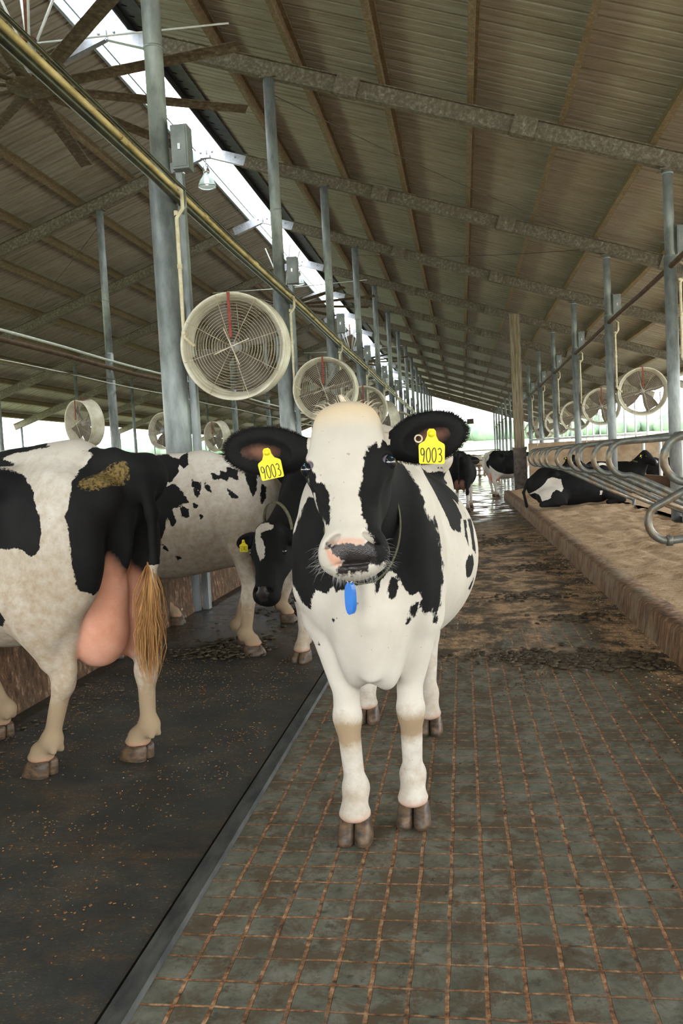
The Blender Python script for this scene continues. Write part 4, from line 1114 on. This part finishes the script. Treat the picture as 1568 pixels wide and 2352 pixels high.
    for i in range(30):
        x=-.0+rnd.gauss(0,.004); p0=w(x,-.05,.005); rs.append(([p0,w(x*1.5+.004,-.04,.028),w(x*1.2+.012,-.035,.048)],.0016))
    strands('poll_hair',rs,M['hair_cream'],root)
    for E_ in (E1,E2):
        b,t,RR,L=E_; rs=[]
        for i in range(1500):
            a=rnd.uniform(-2.6,2.6); u=.55+.5*math.cos(a); v=.5*math.sin(a)
            c=b+(t-b)*u+RR[:,2]*(v*.146)+RR[:,1]*rnd.uniform(-.012,.012)
            out=RR[:,0]*math.cos(a)*.6+RR[:,2]*math.sin(a)+RR[:,1]*rnd.uniform(-.3,.4)+V(rnd.gauss(0,.25),rnd.gauss(0,.25),rnd.gauss(0,.25)); out/=np.linalg.norm(out)
            ln=rnd.uniform(.004,.010); rs.append(([c-out*.008,c+out*ln*.6,c+out*ln+RR[:,0]*.003],.0006))
        strands('ear_hair',rs,M['hair_black'],root)
    rs=[]
    for i in range(110):
        s_=rnd.choice((-1,1)); x=s_*rnd.uniform(.045,.082); z=rnd.uniform(-.475,-.40); p0=w(x,-.03,z); o=V(s_*rnd.uniform(.3,1),rnd.uniform(-.2,.7),rnd.uniform(-.9,.05)); o/=np.linalg.norm(o); ln=rnd.uniform(.02,.05)
        rs.append(([p0,p0+R@(o*ln*.6),p0+R@(o*ln+V(0,0,-.005))],.0003))
    for i in range(160):
        x=rnd.uniform(-.05,.05); p0=w(x,-.05+rnd.uniform(-.03,.02),-.484); o=V(x*4,rnd.uniform(-.2,.4),-1); o/=np.linalg.norm(o); ln=rnd.uniform(.012,.03)
        rs.append(([p0,p0+R@(o*ln*.6),p0+R@(o*ln)],.00032))
    strands('whiskers',rs,M['whisker'],root)
    # tags
    for key,nm in (('tagL','9003'),('tagR','9003')):
        t=ear_tag(root,nm,MH[key][2]); t.location=Lp(*MH[key][0]); t.rotation_euler=(MH[key][1][0],MH[key][1][1],MH[key][1][2]+math.pi)
    e=MB(); b,t_,RR,L=E2; c=Lp(*MH['ring'])
    e.lathe([(-.002,.008),(-.002,.0115),(.002,.0125),(.004,.0105),(.003,.008)],c,Ld(.1,-1,.1),24,closed=True); ob=e.build('ear_button',M['pvc'],root); ob['label']='small pale ring in the ear'
    # collar: strap round the neck, blue tag below the chin
    cc=Lp(*MH['collar'][0]); u=Ld(1,0,0); ww=Ld(*MH['collar'][1])
    cl=collar_mesh(root,cc,u,ww,MH['collar'][2],MH['collar'][3],.022)
    m=MB(); bx=MH['blue']; pts=[]
    # flat oval loop of blue plastic hanging down
    N=28; vs=[];fs=[]
    for k in range(N):
        a=2*math.pi*k/N; ex=.0125; hz=.049
        ox,oz=math.cos(a)*ex,math.copysign(abs(math.sin(a))**.7,math.sin(a))*hz
        for yy in (-.009,.009): vs.append(Lp(bx[0]+ox+yy*.5,bx[1]+yy,bx[2]+oz))
    fs=[(k*2,k*2+1,((k+1)%N)*2+1,((k+1)%N)*2) for k in range(N)]+[tuple(k*2 for k in range(N)),tuple(k*2+1 for k in range(N-1,-1,-1))]
    m.add(vs,fs,False); o=m.build('collar_tag',M['blue'],cl); o['label']='oval blue plastic collar tag'
    m=MB(); m.tube([Lp(bx[0]+.010*math.cos(a),bx[1],bx[2]+.057+.010*math.sin(a)) for a in np.linspace(0,6.28,15)[:-1]],.002,6,closed=True); m.build('metal_ring',M['metal'],cl)
    return root

def simple_cow(name,label,loc,h,legs,headP,headD,headN,hs,patches,neckpar=(.17,.10),res=.018,tail=None,group='dairy cows in the barn',tags=(),body=None,ears=True,
               switch=None,extra=None,nose=True,earspec=None,dirt=.3,head_white=None,skipneck=False,white_polys=None,earcol=.05,belly=1.0,base=-1.0,collar=None,udder=True,udder_skin=1.0,mud=None):
    th=heading_rot(h)
    root=empty(name,loc,label,'cow',group); root.rotation_euler.z=th
    f=Field(); std_body(f,legs,belly=belly,tail=tail,udder=udder) if body is None else body(f)
    P,R=frame(headP,headD,headN)
    if not skipneck:
        hb=P+R@V(0,-.16,-.12)*hs
        n0=(0,.50,1.08) if body is None else body.neck
        f.cone(n0,hb,.20 if body is None else .18,neckpar[1],.09); f.cone(V(*n0)+V(0,-.02,.14),P+R@V(0,-.15,-.05),.10,.08,.08); f.cone(V(*n0)+V(0,.05,-.14),hb+R@V(0,-.02,-.08),.14,.08,.08)
    w=add_head(f,P,R,hs)
    if earspec is None: earspec=[((.095,-.10,-.07),(.26,-.12,-.10)),((-.095,-.10,-.07),(-.26,-.12,-.10))]
    Es=[ear(f,w(*a),w(*b),R@V(0,1,-.1),.10*hs,.03) for a,b in earspec]
    if extra: extra(f)
    lo=np.min([f.bbox(q)[0] for q in f.p],0)-.05; hi=np.max([f.bbox(q)[1] for q in f.p],0)+.05
    r=res*(1.7 if DRAFT else 1)
    xs,ys,zs=[np.arange(lo[i] if i<2 else 0,hi[i],r) for i in range(3)]
    verts,F=f.mesh(xs,ys,zs)
    coat=blob_patches(verts,patches,base) if not callable(patches) else patches(verts,f)
    hq=(verts-P)@R/hs
    ish=(f.tagd('head',verts)<.022)
    if head_white is not None:
        hc=np.full(len(verts),.2)
        for poly in head_white: hc=np.minimum(hc,sdpoly(hq[:,[0,2]],poly))
        coat=np.where(ish&(hq[:,1]>-.10),hc,np.where(ish,.2,coat))
    coat=np.where(f.tagd('ear',verts)<.004,earcol,coat)
    at=coat_attrs(f,verts,coat,nose=nose,P=P,R=R,hs=hs,dirt=dirt,legs_=len(legs)>0,udder_skin=udder_skin)
    if mud is not None:
        at['mud']=np.maximum.reduce([np.exp(-((verts[:,1]-a[0])/a[2])**2-((verts[:,2]-a[1]-(verts[:,1]-a[0])*a[4])/a[3])**2)*(verts[:,0]<.12) for a in mud])
    make_mesh_obj('body',verts,F,M['coat'],at,root)
    for q in legs: hoof_mesh(root,q[0],q[1]+(.035 if q[2]=='f' else .025),s=1.0)
    for s_ in (1,-1): eye(root,w(s_*.105,-.046,-.172),.0205*hs)
    for (ei,txt,sc,u) in tags:
        b,t,RR,L=Es[ei]; g=ear_tag(root,txt,sc)
        c=b+(t-b)*u+RR[:,1]*.03
        n_=R[:,1]; g.location=c; g.rotation_euler=(0,0,math.atan2(n_[0],-n_[1]))
    if collar:
        c,u,ww,ru,rw=collar; collar_mesh(root,c,u,ww,ru,rw,.035)
    if switch:
        rnd=random.Random(5); rs=[]
        a,b,wd,n=switch; a=V(*a); b=V(*b)
        for i in range(n):
            o=V(rnd.gauss(0,1),rnd.gauss(0,1),0)*wd; t0=rnd.uniform(0,.45); L=rnd.uniform(.5,.62)
            p0=a+(b-a)*t0+o*.25; e=a+(b-a)*min(1.0,t0+L)+o*(.6 if t0+L<.95 else .35)*1.2; m1=(p0*.6+e*.4)+o*.55+V(rnd.gauss(0,.006),rnd.gauss(0,.006),0); m2=p0*.25+e*.75+o*.5
            rs.append(([p0,m1,m2,e],rnd.uniform(.0018,.0034)))
        strands('tail_switch',rs,M['switch'],root)
    return root,f,P,R

def lying_body(mirror=1,curl=0):
    def fn(f):
        m=mirror
        f.ell((0,-.10,.34),(.38,.68,.33),.08); f.ell((0,.42,.36),(.27,.32,.32),.1); f.ell((0,-.62,.40),(.30,.30,.28),.09)
        f.cone((0,.3,.62),(0,-.6,.64),.09,.11,.1); f.ell((.18,-.42,.62),(.06,.06,.05),.08); f.ell((-.18,-.42,.62),(.06,.06,.05),.08)
        f.ell((m*.30,-.50,.20),(.17,.30,.18),.07); f.cone((m*.40,-.30,.10),(m*.42,-.72,.07),.06,.045,.04); f.cone((m*.42,-.72,.07),(m*.36,-.40,.05),.042,.04,.03)
        f.cone((m*.22,.55,.20),(m*.24,.82,.08),.09,.055,.05); f.cone((m*.24,.82,.08),(m*.22,.55,.05),.045,.04,.03)
        f.cone((0,-.88,.52),(m*.12,-1.0,.30),.035,.025,.03); f.cone((m*.12,-1.0,.30),(m*.30,-.98,.05),.024,.03,.03)
    fn.neck=(0,.55,.50); return fn

DRAFT=False
MH=dict(poll=(-.328,2.37,1.452),chin=(-.296,2.155,.985),nrm=(.06,-1,.30),hs=1.03,
  earL=((-.430,2.43,1.318),(-.690,2.42,1.335),(.12,-1,-.25)),
  earR=((-.222,2.44,1.318),(.004,2.42,1.362),(-.12,-1,-.25)),
  tagL=((-.5608,2.365,1.322),(.10,-.16,-.02),1.03),tagR=((-.083,2.365,1.349),(.08,.06,-.22),1.12),ring=(-.121,2.375,1.339),
  collar=((-.320,2.585,1.09),(0,.22,.97),.118,.190),blue=(-.353,2.47,.872))
PT={'head': [[(0.1402, -0.0923), (0.1301, -0.095), (0.1276, -0.1139), (0.1106, -0.1602), (0.1006, -0.1884), (0.0885, -0.205), (0.084, -0.2297), (0.0738, -0.2297), (0.0628, -0.2525), (0.0547, -0.2731), (0.0513, -0.3045), (0.0559, -0.3312), (0.0592, -0.3533), (0.0694, -0.3431), (0.0852, -0.2995), (0.0948, -0.2941), (0.1036, -0.249), (0.0985, -0.241), (0.1057, -0.2396), (0.1087, -0.2673), (0.1288, -0.2418), (0.1436, -0.1991), (0.1698, -0.1241), (0.1541, -0.1101)], [(-0.0807, -0.1289), (-0.0864, -0.1453), (-0.0944, -0.1394), (-0.1009, -0.1208), (-0.1129, -0.1076), (-0.1358, -0.1204), (-0.1474, -0.1921), (-0.1359, -0.2127), (-0.1229, -0.2545), (-0.1086, -0.3167), (-0.1089, -0.3929), (-0.0805, -0.3597), (-0.0988, -0.4049), (-0.0947, -0.4622), (-0.0662, -0.4701), (-0.046, -0.467), (-0.0419, -0.4583), (-0.0578, -0.3987), (-0.0531, -0.3944), (-0.0408, -0.3855), (-0.035, -0.3668), (-0.0489, -0.3921), (-0.0413, -0.3809), (-0.0369, -0.3547), (-0.0307, -0.3347), (-0.0286, -0.3061), (-0.0245, -0.2797), (-0.0296, -0.2595), (-0.0348, -0.2375), (-0.0426, -0.2052), (-0.0485, -0.1888), (-0.0469, -0.168), (-0.0596, -0.1479)], [(0.1107, -0.0386), (0.1343, -0.0804), (0.1363, -0.0668), (0.1199, -0.0342)], [(0.1367, -0.0429), (0.148, -0.0665), (0.1464, -0.0775), (0.1341, -0.0569)]], 'head_white': [[(0.1165, -0.1978), (0.1104, -0.2126), (0.1164, -0.2076), (0.121, -0.1964)]], 'nose': [[(0.0703, -0.4076), (0.0648, -0.4004), (0.0556, -0.4029), (0.0337, -0.4203), (0.0143, -0.4204), (0.0019, -0.4183), (-0.0115, -0.4225), (-0.0286, -0.423), (-0.0393, -0.4143), (-0.0531, -0.4053), (-0.0563, -0.4266), (-0.0616, -0.4352), (-0.0666, -0.4677), (-0.046, -0.467), (-0.0419, -0.4728), (-0.0379, -0.4863), (0.0004, -0.4899), (0.0322, -0.4877), (0.0481, -0.484), (0.0487, -0.4723), (0.0391, -0.4635), (0.0277, -0.4571), (0.0345, -0.4482), (0.049, -0.4359), (0.065, -0.413)]], 'skin': [([(0.0615, -0.3999), (0.0511, -0.4048), (0.0338, -0.4228), (0.0163, -0.4235), (-0.0046, -0.4238), (-0.0334, -0.4265), (-0.036, -0.4071), (-0.0128, -0.4046), (0.0219, -0.4028), (0.0487, -0.3931)], 0.55), ([(0.0724, -0.4146), (0.0591, -0.4256), (0.0425, -0.4415), (0.0287, -0.4554), (0.036, -0.4664), (0.0481, -0.468), (0.0595, -0.4633), (0.0678, -0.4443)], 0.75)], 'front': [[(-0.5046, 1.1772), (-0.5682, 1.064), (-0.6175, 1.0103), (-0.6138, 0.909), (-0.5607, 0.8506), (-0.5417, 0.815), (-0.5176, 0.8053), (-0.5083, 0.8522), (-0.4837, 0.8745), (-0.4525, 0.8616), (-0.4246, 0.8926), (-0.4151, 0.8796), (-0.4023, 0.8769), (-0.3956, 0.9002), (-0.3802, 0.901), (-0.4183, 0.9401), (-0.4064, 1.1638)], [(-0.422, 0.8712), (-0.4064, 1.1638), (-0.2609, 1.2798), (-0.2444, 1.3034), (-0.2144, 1.2896), (-0.1826, 1.2531), (-0.1492, 1.2054), (-0.1333, 1.1591), (-0.1213, 1.1015), (-0.1115, 1.0772), (-0.1007, 1.0939), (-0.0864, 1.0257), (-0.0801, 0.9727), (-0.0802, 0.9122), (-0.0893, 0.8411), (-0.1088, 0.7252), (-0.1174, 0.7332), (-0.1173, 0.787), (-0.1263, 0.7768), (-0.1429, 0.7755), (-0.1553, 0.8106), (-0.1514, 0.8533), (-0.1794, 0.8492), (-0.1976, 0.8672), (-0.2148, 0.9063), (-0.2249, 0.9243), (-0.2456, 0.9382), (-0.268, 0.9075), (-0.2842, 0.8622), (-0.2881, 0.8578), (-0.2838, 0.9042), (-0.2969, 0.9146), (-0.3134, 0.9048)], [(-0.2229, 0.9073), (-0.2186, 0.8788), (-0.2303, 0.8474), (-0.2433, 0.8471), (-0.2532, 0.8677), (-0.2472, 0.894), (-0.236, 0.9145)], [(-0.1871, 0.8124), (-0.1616, 0.824), (-0.1642, 0.7865), (-0.1792, 0.7699), (-0.1927, 0.7922)], [(-0.2002, 0.7758), (-0.1908, 0.7742), (-0.1956, 0.7518), (-0.2025, 0.7565)], [(-0.4351, 0.7882), (-0.4221, 0.7909), (-0.4288, 0.7762)], [(-0.3487, 0.8505), (-0.3371, 0.8429), (-0.3374, 0.8331), (-0.349, 0.8396)], [(-0.5128, 0.6822), (-0.5056, 0.6775), (-0.5098, 0.6659), (-0.5156, 0.6703)]], 'flank': [[(3.5777, 1.2491), (3.5871, 1.2246), (3.2439, 1.1724), (3.2368, 1.1295), (3.2082, 1.0958), (3.1374, 1.0391), (3.0781, 1.001), (3.0128, 1.0174), (2.9734, 1.0407), (2.9471, 1.0879), (2.9753, 1.1245), (3.0233, 1.0754), (3.0733, 1.0848), (3.0457, 1.1334), (2.9803, 1.1827), (2.9422, 1.2165)], [(3.6117, 1.2461), (3.669, 1.2194), (-5.587, 1.4462), (-50.4015, 3.8724), (3.367, 1.0341), (3.2594, 0.9651), (3.2475, 0.9037), (3.1846, 0.9319), (3.2306, 1.0169), (3.2831, 1.0692), (3.171, 1.0018), (3.1374, 0.9442), (3.1246, 0.9861), (3.2069, 1.0748), (3.2396, 1.1221), (3.2548, 1.0997), (3.7824, 1.1691)], [(2.9094, 1.1664), (2.9259, 1.1022), (2.7971, 1.1225)], [(2.9328, 1.0065), (2.9451, 0.9798), (2.9246, 0.9538), (2.9136, 0.9708)], [(2.9741, 0.9125), (2.9936, 0.897), (2.9836, 0.8779)], [(3.098, 0.9024), (3.1762, 0.9159), (3.2045, 0.8679), (3.155, 0.8208), (3.0961, 0.843), (3.0803, 0.8783)], [(3.1749, 0.7772), (3.2063, 0.7993), (3.2526, 0.8164), (3.2376, 0.7601)]], 'flank_white': [], 'c2': [[(-0.179, 1.396), (-0.279, 1.379), (-0.4, 1.352), (-0.497, 1.317), (-0.56, 1.29), (-0.65, 1.233), (-0.667, 1.178), (-0.699, 1.13), (-0.699, 1.068), (-0.685, 1.005), (-0.645, 0.977), (-0.593, 1.005), (-0.538, 1.009), (-0.425, 1.012)], [(-0.727, 1.422), (-0.779, 1.469), (-0.903, 1.469), (-1.021, 1.457), (-1.097, 1.434), (-1.105, 1.307), (-1.114, 1.195), (-1.105, 1.09), (-1.061, 1.03), (-1.017, 0.969), (-0.993, 0.923), (-0.926, 0.853), (-0.88, 0.793), (-0.85, 0.804), (-0.819, 0.85), (-0.82, 0.921), (-0.817, 1.047), (-0.799, 1.133), (-0.831, 1.203), (-0.818, 1.281), (-0.818, 1.328), (-0.852, 1.361), (-0.789, 1.36), (-0.75, 1.389)], [(-0.402, 1.453), (-0.471, 1.449), (-0.569, 1.415), (-0.339, 1.397), (-0.279, 1.379), (-0.179, 1.396)], [(-0.433, 0.773), (-0.474, 0.757), (-0.481, 0.722), (-0.425, 0.685), (-0.358, 0.676)]], 'c3': [[(-0.156, 1.402), (-0.088, 1.405), (0.017, 1.365), (0.026, 1.282), (-0.02, 1.217), (-0.055, 1.232), (-0.11, 1.316), (-0.14, 1.332)], [(0.07, 1.416), (0.075, 1.41), (0.099, 1.333), (0.071, 1.307), (0.01, 1.358)], [(-0.161, 1.319), (-0.098, 1.208), (-0.029, 1.179), (0.016, 1.203), (0.054, 1.175), (0.123, 1.107), (0.14, 1.08), (0.089, 1.07), (0.066, 1.045), (0.025, 1.06), (0.07, 0.954), (0.046, 0.922), (0.017, 1.009), (0.004, 0.984), (-0.01, 0.906), (-0.043, 0.84), (-0.096, 0.856)], [(0.14, 1.223), (0.204, 1.194), (0.21, 1.155), (0.15, 1.184)], [(0.276, 1.257), (0.332, 1.241), (0.329, 1.214), (0.287, 1.23)], [(0.328, 1.274), (0.383, 1.251), (0.392, 1.209), (0.341, 1.227)], [(0.373, 1.292), (0.451, 1.275), (0.466, 1.212), (0.39, 1.238)], [(0.516, 1.252), (0.578, 1.241), (0.592, 1.136), (0.575, 1.097), (0.553, 1.151), (0.531, 1.205)], [(0.236, 1.206), (0.268, 1.171), (0.288, 1.131), (0.249, 1.166)], [(0.164, 1.17), (0.209, 1.135), (0.206, 1.103), (0.18, 1.13)], [(0.395, 1.152), (0.439, 1.131), (0.469, 1.094), (0.432, 1.094)], [(0.097, 1.056), (0.147, 1.028), (0.146, 0.982), (0.108, 0.991)], [(0.621, 1.166), (0.641, 1.144), (0.641, 1.092), (0.624, 1.041)], [(0.04, 0.725), (0.068, 0.708), (0.044, 0.692)], [(0.222, 0.991), (0.24, 0.981), (0.226, 0.963)], [(-0.034, 0.813), (0.005, 0.759), (-0.026, 0.782)], [(-0.106, 0.829), (-0.07, 0.766), (-0.118, 0.74)], [(0.178, 1.068), (0.203, 1.051), (0.189, 1.032)], [(-0.072, 0.828), (-0.049, 0.8), (-0.07, 0.801)]], 'l1': [[(-0.926, 0.243), (-0.803, 0.323), (-0.661, 0.424), (-0.574, 0.533), (-0.473, 0.566), (-0.325, 0.521), (-0.327, 0.446), (-0.301, 0.35), (-0.352, 0.288), (-0.44, 0.339), (-0.526, 0.288), (-0.571, 0.177), (-0.713, 0.134), (-0.757, 0.259), (-0.801, 0.284)], [(0.387, 0.273), (0.437, 0.267), (0.432, 0.193), (0.394, 0.185)]]}
ALLPOLY=PT
main_cow()
def side_patches(key,side,extra=None):
    def fn(verts,f):
        c=np.full(len(verts),-.5)
        for poly in PT[key]: c=np.maximum(c,-sdpoly(verts[:,[1,2]],poly))
        m=verts[:,0]*side>-.03
        o=blob_patches(verts,extra) if extra else np.full(len(verts),-.5)
        c=np.where(m,c,o)
        if extra is None: return c
        return c
    return fn
# ---- left foreground cow at the feed wall, seen from its left hip
def c2_extra(f):
    # full udder hanging between the hind legs, and the left thigh in front of it
    f.ell((.0,-.70,.80),(.105,.14,.25),.03,None,False,'udder'); f.ell((.0,-.68,.63),(.12,.145,.16),.03,None,False,'udder'); f.ell((.13,-.70,.72),(.075,.14,.23),.012,None,False,'udder')
    f.ell((0,-.84,1.08),(.035,.07,.20),.06)
    f.ell((-.20,-.56,.80),(.075,.17,.22),.05); f.cone((-.20,-.56,.72),(-.15,-.57,.53),.085,.055,.05); f.ell((.10,-.92,1.27),(.10,.08,.10),.07)
def c2_coat(verts,f):
    c=side_patches('c2',-1,[((.2,-.7,1.1),(.3,.25,.35),1),((.3,.3,1.0),(.25,.4,.3),1)])(verts,f)
    # back of the rump: black down both buttocks, white lower legs
    rear=blob_patches(verts,[((.02,-.90,1.12),(.30,.20,.32),1)]); c=np.where(verts[:,1]<-.74,np.maximum(c,rear),c)
    tl=f.tagd('tail',verts)<.006; c=np.where(tl,np.where(verts[:,2]>.93,.1,-.1),c)
    return c
simple_cow('dairy_cow','black and white cow at the left edge with a large pink udder, brown tail tip',(-2.22,3.53,0),(-.95,.31),
  [(.18,-.73,'h',(.165,-.79,.42)),(-.12,-.45,'h',(-.13,-.60,.44)),(.20,.16,'f'),(-.19,.50,'f')],(0,1.15,1.10),(0,.35,-.45),(0,1,.3),1.0,c2_coat,extra=c2_extra,res=.0135,
  tail=[(0,-.84,1.36),(.02,-.95,1.30),(.03,-.99,1.12),(.03,-.985,.92),(.02,-.97,.72)],switch=((.02,-.97,.92),(.0,-.95,.41),.026,420),dirt=.72,udder=False,mud=[(-.885,1.28,.032,.032,-.3),(-.85,1.26,.022,.018,0)])
# ---- speckled cow behind it
def c3_coat(verts,f):
    c=side_patches('c3',1)(verts,f)+.005
    nk=blob_patches(verts,[((-.4,.85,1.1),(.3,.34,.4),1)]); return np.maximum(c,nk)
simple_cow('dairy_cow','white cow speckled with small black spots standing side-on behind the left cow',(-1.95,5.60,0),(1,-.02),
  [(.13,.45,'f'),(-.19,.30,'f'),(.15,-.54,'h'),(-.15,-.66,'h')],(-.66,.80,1.0),(-.3,.2,-.5),(-.7,.7,.3),1.0,c3_coat,res=.0145,dirt=.66,belly=1.0)
# ---- cow 3740 with lowered head
def c3740():
    loc=(-.80,5.78,0); h=(-.3,-.95); th=heading_rot(h)
    P=to_local((-1.175,4.80,.955),loc,th); D=dir_local((-.015,-.13,-.50),th); Nn=dir_local((-.30,-1,.2),th)
    patches=[((0,.7,1.1),(.4,.9,.6),1),((0,-.6,1.1),(.4,.3,.4),1),((.15,.5,.6),(.15,.2,.22),1)]
    w=[[(-.02,.002),(.040,-.008),(.062,-.04),(.060,-.10),(.044,-.16),(.014,-.24),(-.014,-.21),(-.018,-.15),(.006,-.105),(.022,-.075),(-.004,-.055),(-.046,-.05),(-.06,-.02)],[(-.01,-.40),(.01,-.40),(.008,-.44),(-.004,-.44)]]
    root,f,P,R=simple_cow('dairy_cow','black cow with lowered head, white blaze and yellow 3740 ear tag',loc,h,
      [(.12,.55,'f'),(-.16,.42,'f'),(.19,-.70,'h'),(-.19,-.66,'h')],tuple(P),tuple(D),tuple(Nn),1.0,patches,res=.0105,dirt=.35,head_white=w,
      tags=((0,'3740',.85,.60),),neckpar=(.17,.105))
    c=P+R@V(0,-.27,-.02); c=V(.02,.86,1.0); d=(P-V(0,.5,1.08)); d/=np.linalg.norm(d); u=V(1,0,0); u=u-d*(u@d); u/=np.linalg.norm(u); ww=np.cross(d,u)
    collar_mesh(root,P+d*-.13+V(0,0,-.05),u,ww,.096,.140,.026)
c3740()
# ---- cow by the feed wall, only its legs show under the speckled cow
simple_cow('dairy_cow','cow by the feed wall, only its legs visible under the speckled cow',(-1.80,6.72,0),(1,0),
  [(.10,.29,'f'),(-.19,.40,'f'),(.10,-.66,'h'),(-.15,-.74,'h')],(-.45,.95,1.05),(-.3,.3,-.5),(-.5,1,.3),1.0,[((0,.2,1.1),(.5,1.0,.45),1),((0,-.5,.8),(.4,.3,.22),1)],res=.022,dirt=.5)
# ---- far cows in the alley
simple_cow('dairy_cow','black cow walking away in the alley behind the right ear of the big cow',(-.03,20.6,0),(.08,1),
  [(.16,.45,'f'),(-.18,.5,'f'),(.17,-.74,'h'),(-.17,-.60,'h')],(0,1.1,1.15),(0,.4,-.4),(0,1,.3),1.0,[((0,-.1,1.1),(.6,1.4,.52),1),((0,-.7,.7),(.5,.4,.38),1)],res=.026,dirt=.3,udder_skin=.35)
simple_cow('dairy_cow','black and white cow with white legs standing at the timber post',(1.42,26.5,0),(.80,.60),
  [(.16,.45,'f'),(-.18,.5,'f'),(.17,-.64,'h'),(-.17,-.50,'h')],(0,1.05,1.42),(0,.5,-.35),(0,1,.3),1.0,[((.2,-.22,1.10),(.6,.70,.42),1),((0,.95,1.35),(.3,.42,.4),1)],res=.026,dirt=.2,switch=((0,-.97,.92),(0,-.97,.55),.03,50))
simple_cow('dairy_cow','pale grey-brown cow beyond the far pipe gate',(.55,52.0,0),(.9,.3),
  [(.16,.45,'f'),(-.18,.5,'f'),(.17,-.64,'h'),(-.17,-.50,'h')],(0,1.1,1.25),(0,.5,-.35),(0,1,.3),1.0,[((0,0,1.0),(.5,.5,.3),1)],res=.05,dirt=.9)
# ---- cows lying in the stalls
BZ=.25
g='dairy cows in the barn'
simple_cow('dairy_cow','black cow lying in the sand bed nearest the alley, white patch on its rump',(2.10,16.3,BZ),(1,.10),[],(-.12,1.16,.50),(-.05,.38,-.22),(-.2,.8,.6),1.0,
  lambda v,f: np.minimum(blob_patches(v,[((0,0,.3),(1.5,2,1.2),1)]),-np.maximum(-sdpoly(v[:,[1,2]],PT['l1'][0]),-sdpoly(v[:,[1,2]],PT['l1'][1]))*np.where(v[:,0]>-.12,1,0)+np.where(v[:,0]>-.12,0,.2)),
  body=lying_body(1),res=.02,dirt=.0)
simple_cow('dairy_cow','black cow lying head up behind the stall loops, yellow tags in both ears',(3.02,20.1,BZ),(-.55,-.75),[],(.10,.72,.96),(.15,.34,-.32),(.1,1,.35),1.0,
  [((0,0,.3),(1.5,2,1.2),1),((-.2,-.25,.6),(.22,.25,.2),-1)],body=lying_body(-1),res=.022,dirt=.0,tags=((0,'',.9,.6),(1,'',.9,.6)))
simple_cow('dairy_cow','black cow lying with head turned right, pale collar round its neck',(3.75,21.6,BZ),(.75,-.5),[],(.05,.80,.98),(.05,.42,-.42),(.2,1,.4),1.0,
  [((0,0,.3),(1.5,2,1.2),1),((.35,-.05,.55),(.12,.2,.16),-1)],body=lying_body(1),res=.022,dirt=.0,tags=((0,'',.9,.5),),collar=(V(.0,.62,.70),V(1,0,0),V(0,.95,-.30),.150,.150))
simple_cow('dairy_cow','black and white cow lying beyond the white posts at the right edge',(5.9,24.6,BZ),(-1,.1),[],(.1,1.15,.6),(.0,.38,-.35),(0,1,.4),1.0,
  [((0,.35,.4),(.5,.62,.5),1),((0,-.75,.4),(.5,.30,.6),1)],body=lying_body(-1),res=.03,dirt=.0)

# ------------------------------------------------------------------ camera
def look_camera():
    a=math.radians(8.45); p=math.radians(3.33); r=math.atan(.053)
    fwd=Vector((-math.sin(a)*math.cos(p),math.cos(a)*math.cos(p),-math.sin(p))); rt=Vector((math.cos(a),math.sin(a),0)); up=rt.cross(fwd)
    s,c=math.sin(r),math.cos(r); Rr=c*rt-s*up; U=s*rt+c*up
    cd=bpy.data.cameras.new('camera'); o=bpy.data.objects.new('camera',cd); COL.objects.link(o)
    Mx=Matrix((Rr,U,-fwd)).transposed().to_4x4(); Mx.translation=Vector((0,0,1.28)); o.matrix_world=Mx
    cd.sensor_fit='VERTICAL'; cd.sensor_height=22.2; cd.lens=1907/2352*22.2; cd.clip_end=2000; cd.clip_start=.05
    SC.camera=o
look_camera()
# ------------------------------------------------------------------ light: bright overcast sky, weak sun, the photographer's flash
w=bpy.data.worlds.new('overcast'); SC.world=w; w.use_nodes=True; nt=w.node_tree; bg=nt.nodes['Background']
tc=nt.nodes.new('ShaderNodeTexCoord'); sp=nt.nodes.new('ShaderNodeSeparateXYZ'); rp=nt.nodes.new('ShaderNodeValToRGB')
nt.links.new(tc.outputs['Generated'],sp.inputs[0]); nt.links.new(sp.outputs['Z'],rp.inputs['Fac'])
rp.color_ramp.elements[0].position=.0; rp.color_ramp.elements[0].color=(.93,.95,.95,1); rp.color_ramp.elements[1].position=.5; rp.color_ramp.elements[1].color=(.92,.96,1,1)
nt.links.new(rp.outputs['Color'],bg.inputs['Color']); bg.inputs['Strength'].default_value=7.4
def light(kind,name,loc,energy,col=(1,1,1),size=.1,rot=None):
    l=bpy.data.lights.new(name,kind); l.energy=energy; l.color=col
    if kind=='SUN': l.angle=math.radians(25)
    else: l.shadow_soft_size=size
    o=bpy.data.objects.new(name,l); COL.objects.link(o); o.location=loc
    if rot: o.rotation_euler=rot
    return o
light('SUN','sun',(0,0,30),3.0,(1,.97,.92),rot=(math.radians(-28),math.radians(22),0))
light('POINT','camera_flash',(-.10,.0,1.42),27,(1,.98,.96),.06)
SC.view_settings.view_transform='Standard'; SC.view_settings.look='None'; SC.view_settings.exposure=0.0; SC.view_settings.gamma=1; SC.view_settings.use_curve_mapping=False
SC.cycles.use_denoising=True
try: SC.cycles.denoiser='OPENIMAGEDENOISE'
except Exception: pass
SC.cycles.max_bounces=6; SC.cycles.diffuse_bounces=4; SC.cycles.glossy_bounces=3; SC.cycles.transmission_bounces=5
SC.cycles.sample_clamp_indirect=6
